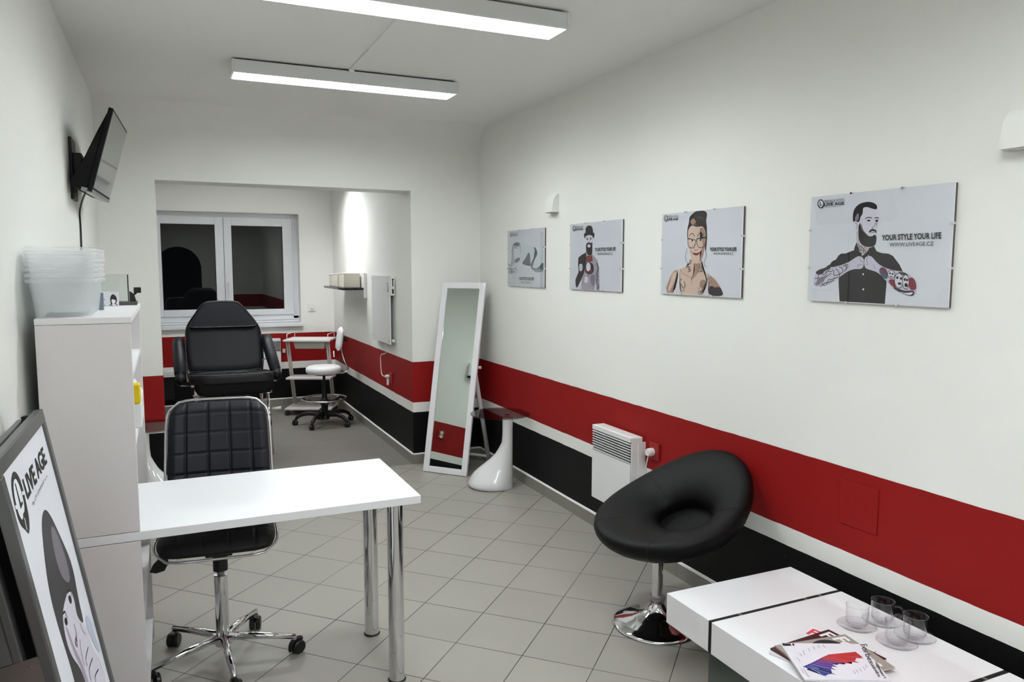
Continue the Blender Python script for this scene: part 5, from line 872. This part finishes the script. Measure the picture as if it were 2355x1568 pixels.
# ------------------------------------------------------------------ coffee table
ZT = .385
t = thing('coffee_table', 'low white high-gloss coffee table with glass cross panels, by the right wall', 'coffee table', (1.93, 1.67, 0)); ox, oy = 1.93, 1.67
cx0, cx1 = 1.627, 2.225; ty = 2.203
yy = [ty, ty-.236, ty-.252, ty-.852, ty-.868, ty-1.104]
for i, nm in ((0, 'end_block'), (2, 'centre_block'), (4, 'end_block')):
    b = new(); box(b, cx0-ox, cx1-ox, yy[i+1]-oy, yy[i]-oy, ZT-.112, ZT); obj(nm, b, GLOSSW, t, bevel=.0015)
for i in (1, 3):
    b = new(); box(b, cx0+.004-ox, cx1-.004-ox, yy[i+1]+.002-oy, yy[i]-.002-oy, 0, ZT-.110); obj('glass_panel', b, thin_glass('dark_edge_glass', (.80, .85, .84), 1.5, (.30, .38, .36), .5), t)
    b = new(); 
    for x in (1.75, 2.05, 2.12): box(b, x-ox, x+.012-ox, yy[i+1]+.001-oy, yy[i]-.001-oy, ZT-.0011, ZT-.0006)
    obj('spacer', b, STEEL, t)
    b = new(); box(b, cx0+.001-ox, cx1-.001-ox, yy[i+1]+.0003-oy, yy[i]-.0003-oy, ZT-.108, ZT-.0012); obj('joint_strip', b, DARK, t)

# magazines
def magazine(cx, cy, z, rz, cover, label, th=.0055, art=None, title=None, tcol=None, L=.262, Wm=.210, dark=False):
    t = thing('magazine', label, 'magazine', (cx, cy, z), rz, 'magazines fanned on the coffee table')
    b = new(); box(b, -L/2, L/2, -Wm/2, Wm/2, 0.0003, th-.0005); obj('pages', b, M('paper_edges', (206, 202, 196), .7), t)
    b = new(); mats = [cover]; box(b, -L/2-.0005, L/2+.0005, -Wm/2-.0005, Wm/2+.0005, th-.0005, th); box(b, -L/2-.0005, L/2+.0005, -Wm/2-.0005, Wm/2+.0005, 0, .0003); box(b, -L/2-.001, -L/2, -Wm/2, Wm/2, 0, th) if not art else box(b, -L/2, L/2, -Wm/2-.001, -Wm/2, 0, th)
    f = lambda u, v, d: Vector((u-L/2, v-Wm/2, th+d))
    if art: print_mesh(b, art, lambda u, v, d: f(u*L/.265, v*Wm/.213, d), mats, clip=(.001, .264, .001, .212))
    if dark:
        mats.append(M('print_ink', PCOL['ink'])); fc = b.faces.new([b.verts.new(f(u, v, .0001)) for u, v in chaikin([(.10, .12), (.20, .10), (.215, .17), (.17, .205), (.11, .19)])]); fc.material_index = len(mats)-1
    if title:
        mats.append(tcol); add_text(b, title, 1, [(L-.012, Wm-.012), (L-.012, .014), (L-.062, .014), (L-.062, Wm-.012)], f, .0002, len(mats)-1)
    for fc in b.faces:
        fc.normal_update()
    obj('cover', b, mats, t)
WCOV = M('white_cover', (226, 222, 230), .35); zt = ZT+.0003
RT = M('red_title', (222, 70, 84), .4); WT = M('white_title', (238, 234, 236), .4)
def place(tl, ang, L, Wm, sc=1.0):
    a = R(ang); x, y = tl[0]*sc, tl[1]*sc; return x+cos(a)*L/2+sin(a)*Wm/2, y+sin(a)*L/2-cos(a)*Wm/2
x, y = place((1.655, 1.711), 16.6, .262, .210, .998); magazine(x, y, zt, R(16.6), M('pale_cover', (222, 220, 224), .35), 'white magazine with a red title letter, lowest of the fanned pile', title='Forbes', tcol=RT)
x, y = place((1.677, 1.729), 3.5, .262, .210, .994); magazine(x, y, zt+.0058, R(3.5), M('maroon_cover', (62, 22, 28), .35), 'dark maroon magazine, second lowest of the fanned pile', title='Forbes', tcol=WT)
x, y = place((1.699, 1.734), -8, .262, .210, .990); magazine(x, y, zt+.0116, R(-8), M('grey_tan_cover', (160, 150, 142), .35), 'grey and tan magazine just below the top one of the pile', title='Forbes', tcol=WT, dark=True)
magazine(1.766, 1.566, zt+.0174, R(-25.6), WCOV, 'white magazine with a red and blue jagged chart cover, topmost of the pile', art=ART['M'], L=.245, Wm=.210)

# glass cups on saucers
def cup_proto():
    t = thing('glass_cup', '', 'cup', (0, 0, 0), 0, 'clear glass cups on saucers')
    b = new(); lathe(b, [(0, .004), (.022, .004), (.024, .006), (.0245, .0085), (.0345, .020), (.0365, .075), (.0375, .0778), (.0355, .078), (.0345, .075), (.0325, .022), (.022, .0105), (0, .010)], 40, cap=False); obj('cup_body', b, GLASS, t, smooth=True)
    b = new(); tube(b, [(.036, 0, .066), (.052, 0, .068), (.063, 0, .055), (.060, 0, .038), (.048, 0, .026), (.035, 0, .026)], .0035, 8, smoothn=4); obj('cup_handle', b, GLASS, t, smooth=True)
    return t
def saucer_proto():
    t = thing('glass_saucer', '', 'saucer', (0, 0, 0), 0, 'clear glass saucers')
    b = new(); lathe(b, [(0, .0), (.03, .0), (.034, .001), (.058, .007), (.0615, .0095), (.0605, .0105), (.057, .009), (.034, .0035), (.028, .0032), (0, .0032)], 48, cap=False); obj('saucer_plate', b, GLASS, t, smooth=True)
    b = new(); tube(b, [(.026*cos(a), .026*sin(a), .0042) for a in [2*pi*k/32 for k in range(32)]], .0012, 6, closed=True); obj('saucer_ring', b, GLASS, t)
    return t
c0, s0 = cup_proto(), saucer_proto()
cups = [((2.044, 1.724), -35, 'clear glass cup at the left of the four on the coffee table', 'glass saucer under the leftmost cup'), ((2.148, 1.712), -60, 'clear glass cup at the back of the four, near the wall', 'glass saucer under the rearmost cup'),
        ((2.067, 1.590), 130, 'clear glass cup nearest the magazines and camera', 'glass saucer under the cup nearest the camera'), ((2.152, 1.592), 125, 'clear glass cup at the right of the four on the coffee table', 'glass saucer under the rightmost cup')]
for k, ((x, y), a, lc, ls) in enumerate(cups):
    s = s0 if k == 0 else copy_tree(s0); s.location = (x, y, ZT+.0003); s['label'] = ls
    c = c0 if k == 0 else copy_tree(c0); c.location = (x, y, ZT+.0003); c.rotation_euler = (0, 0, R(a)); c['label'] = lc
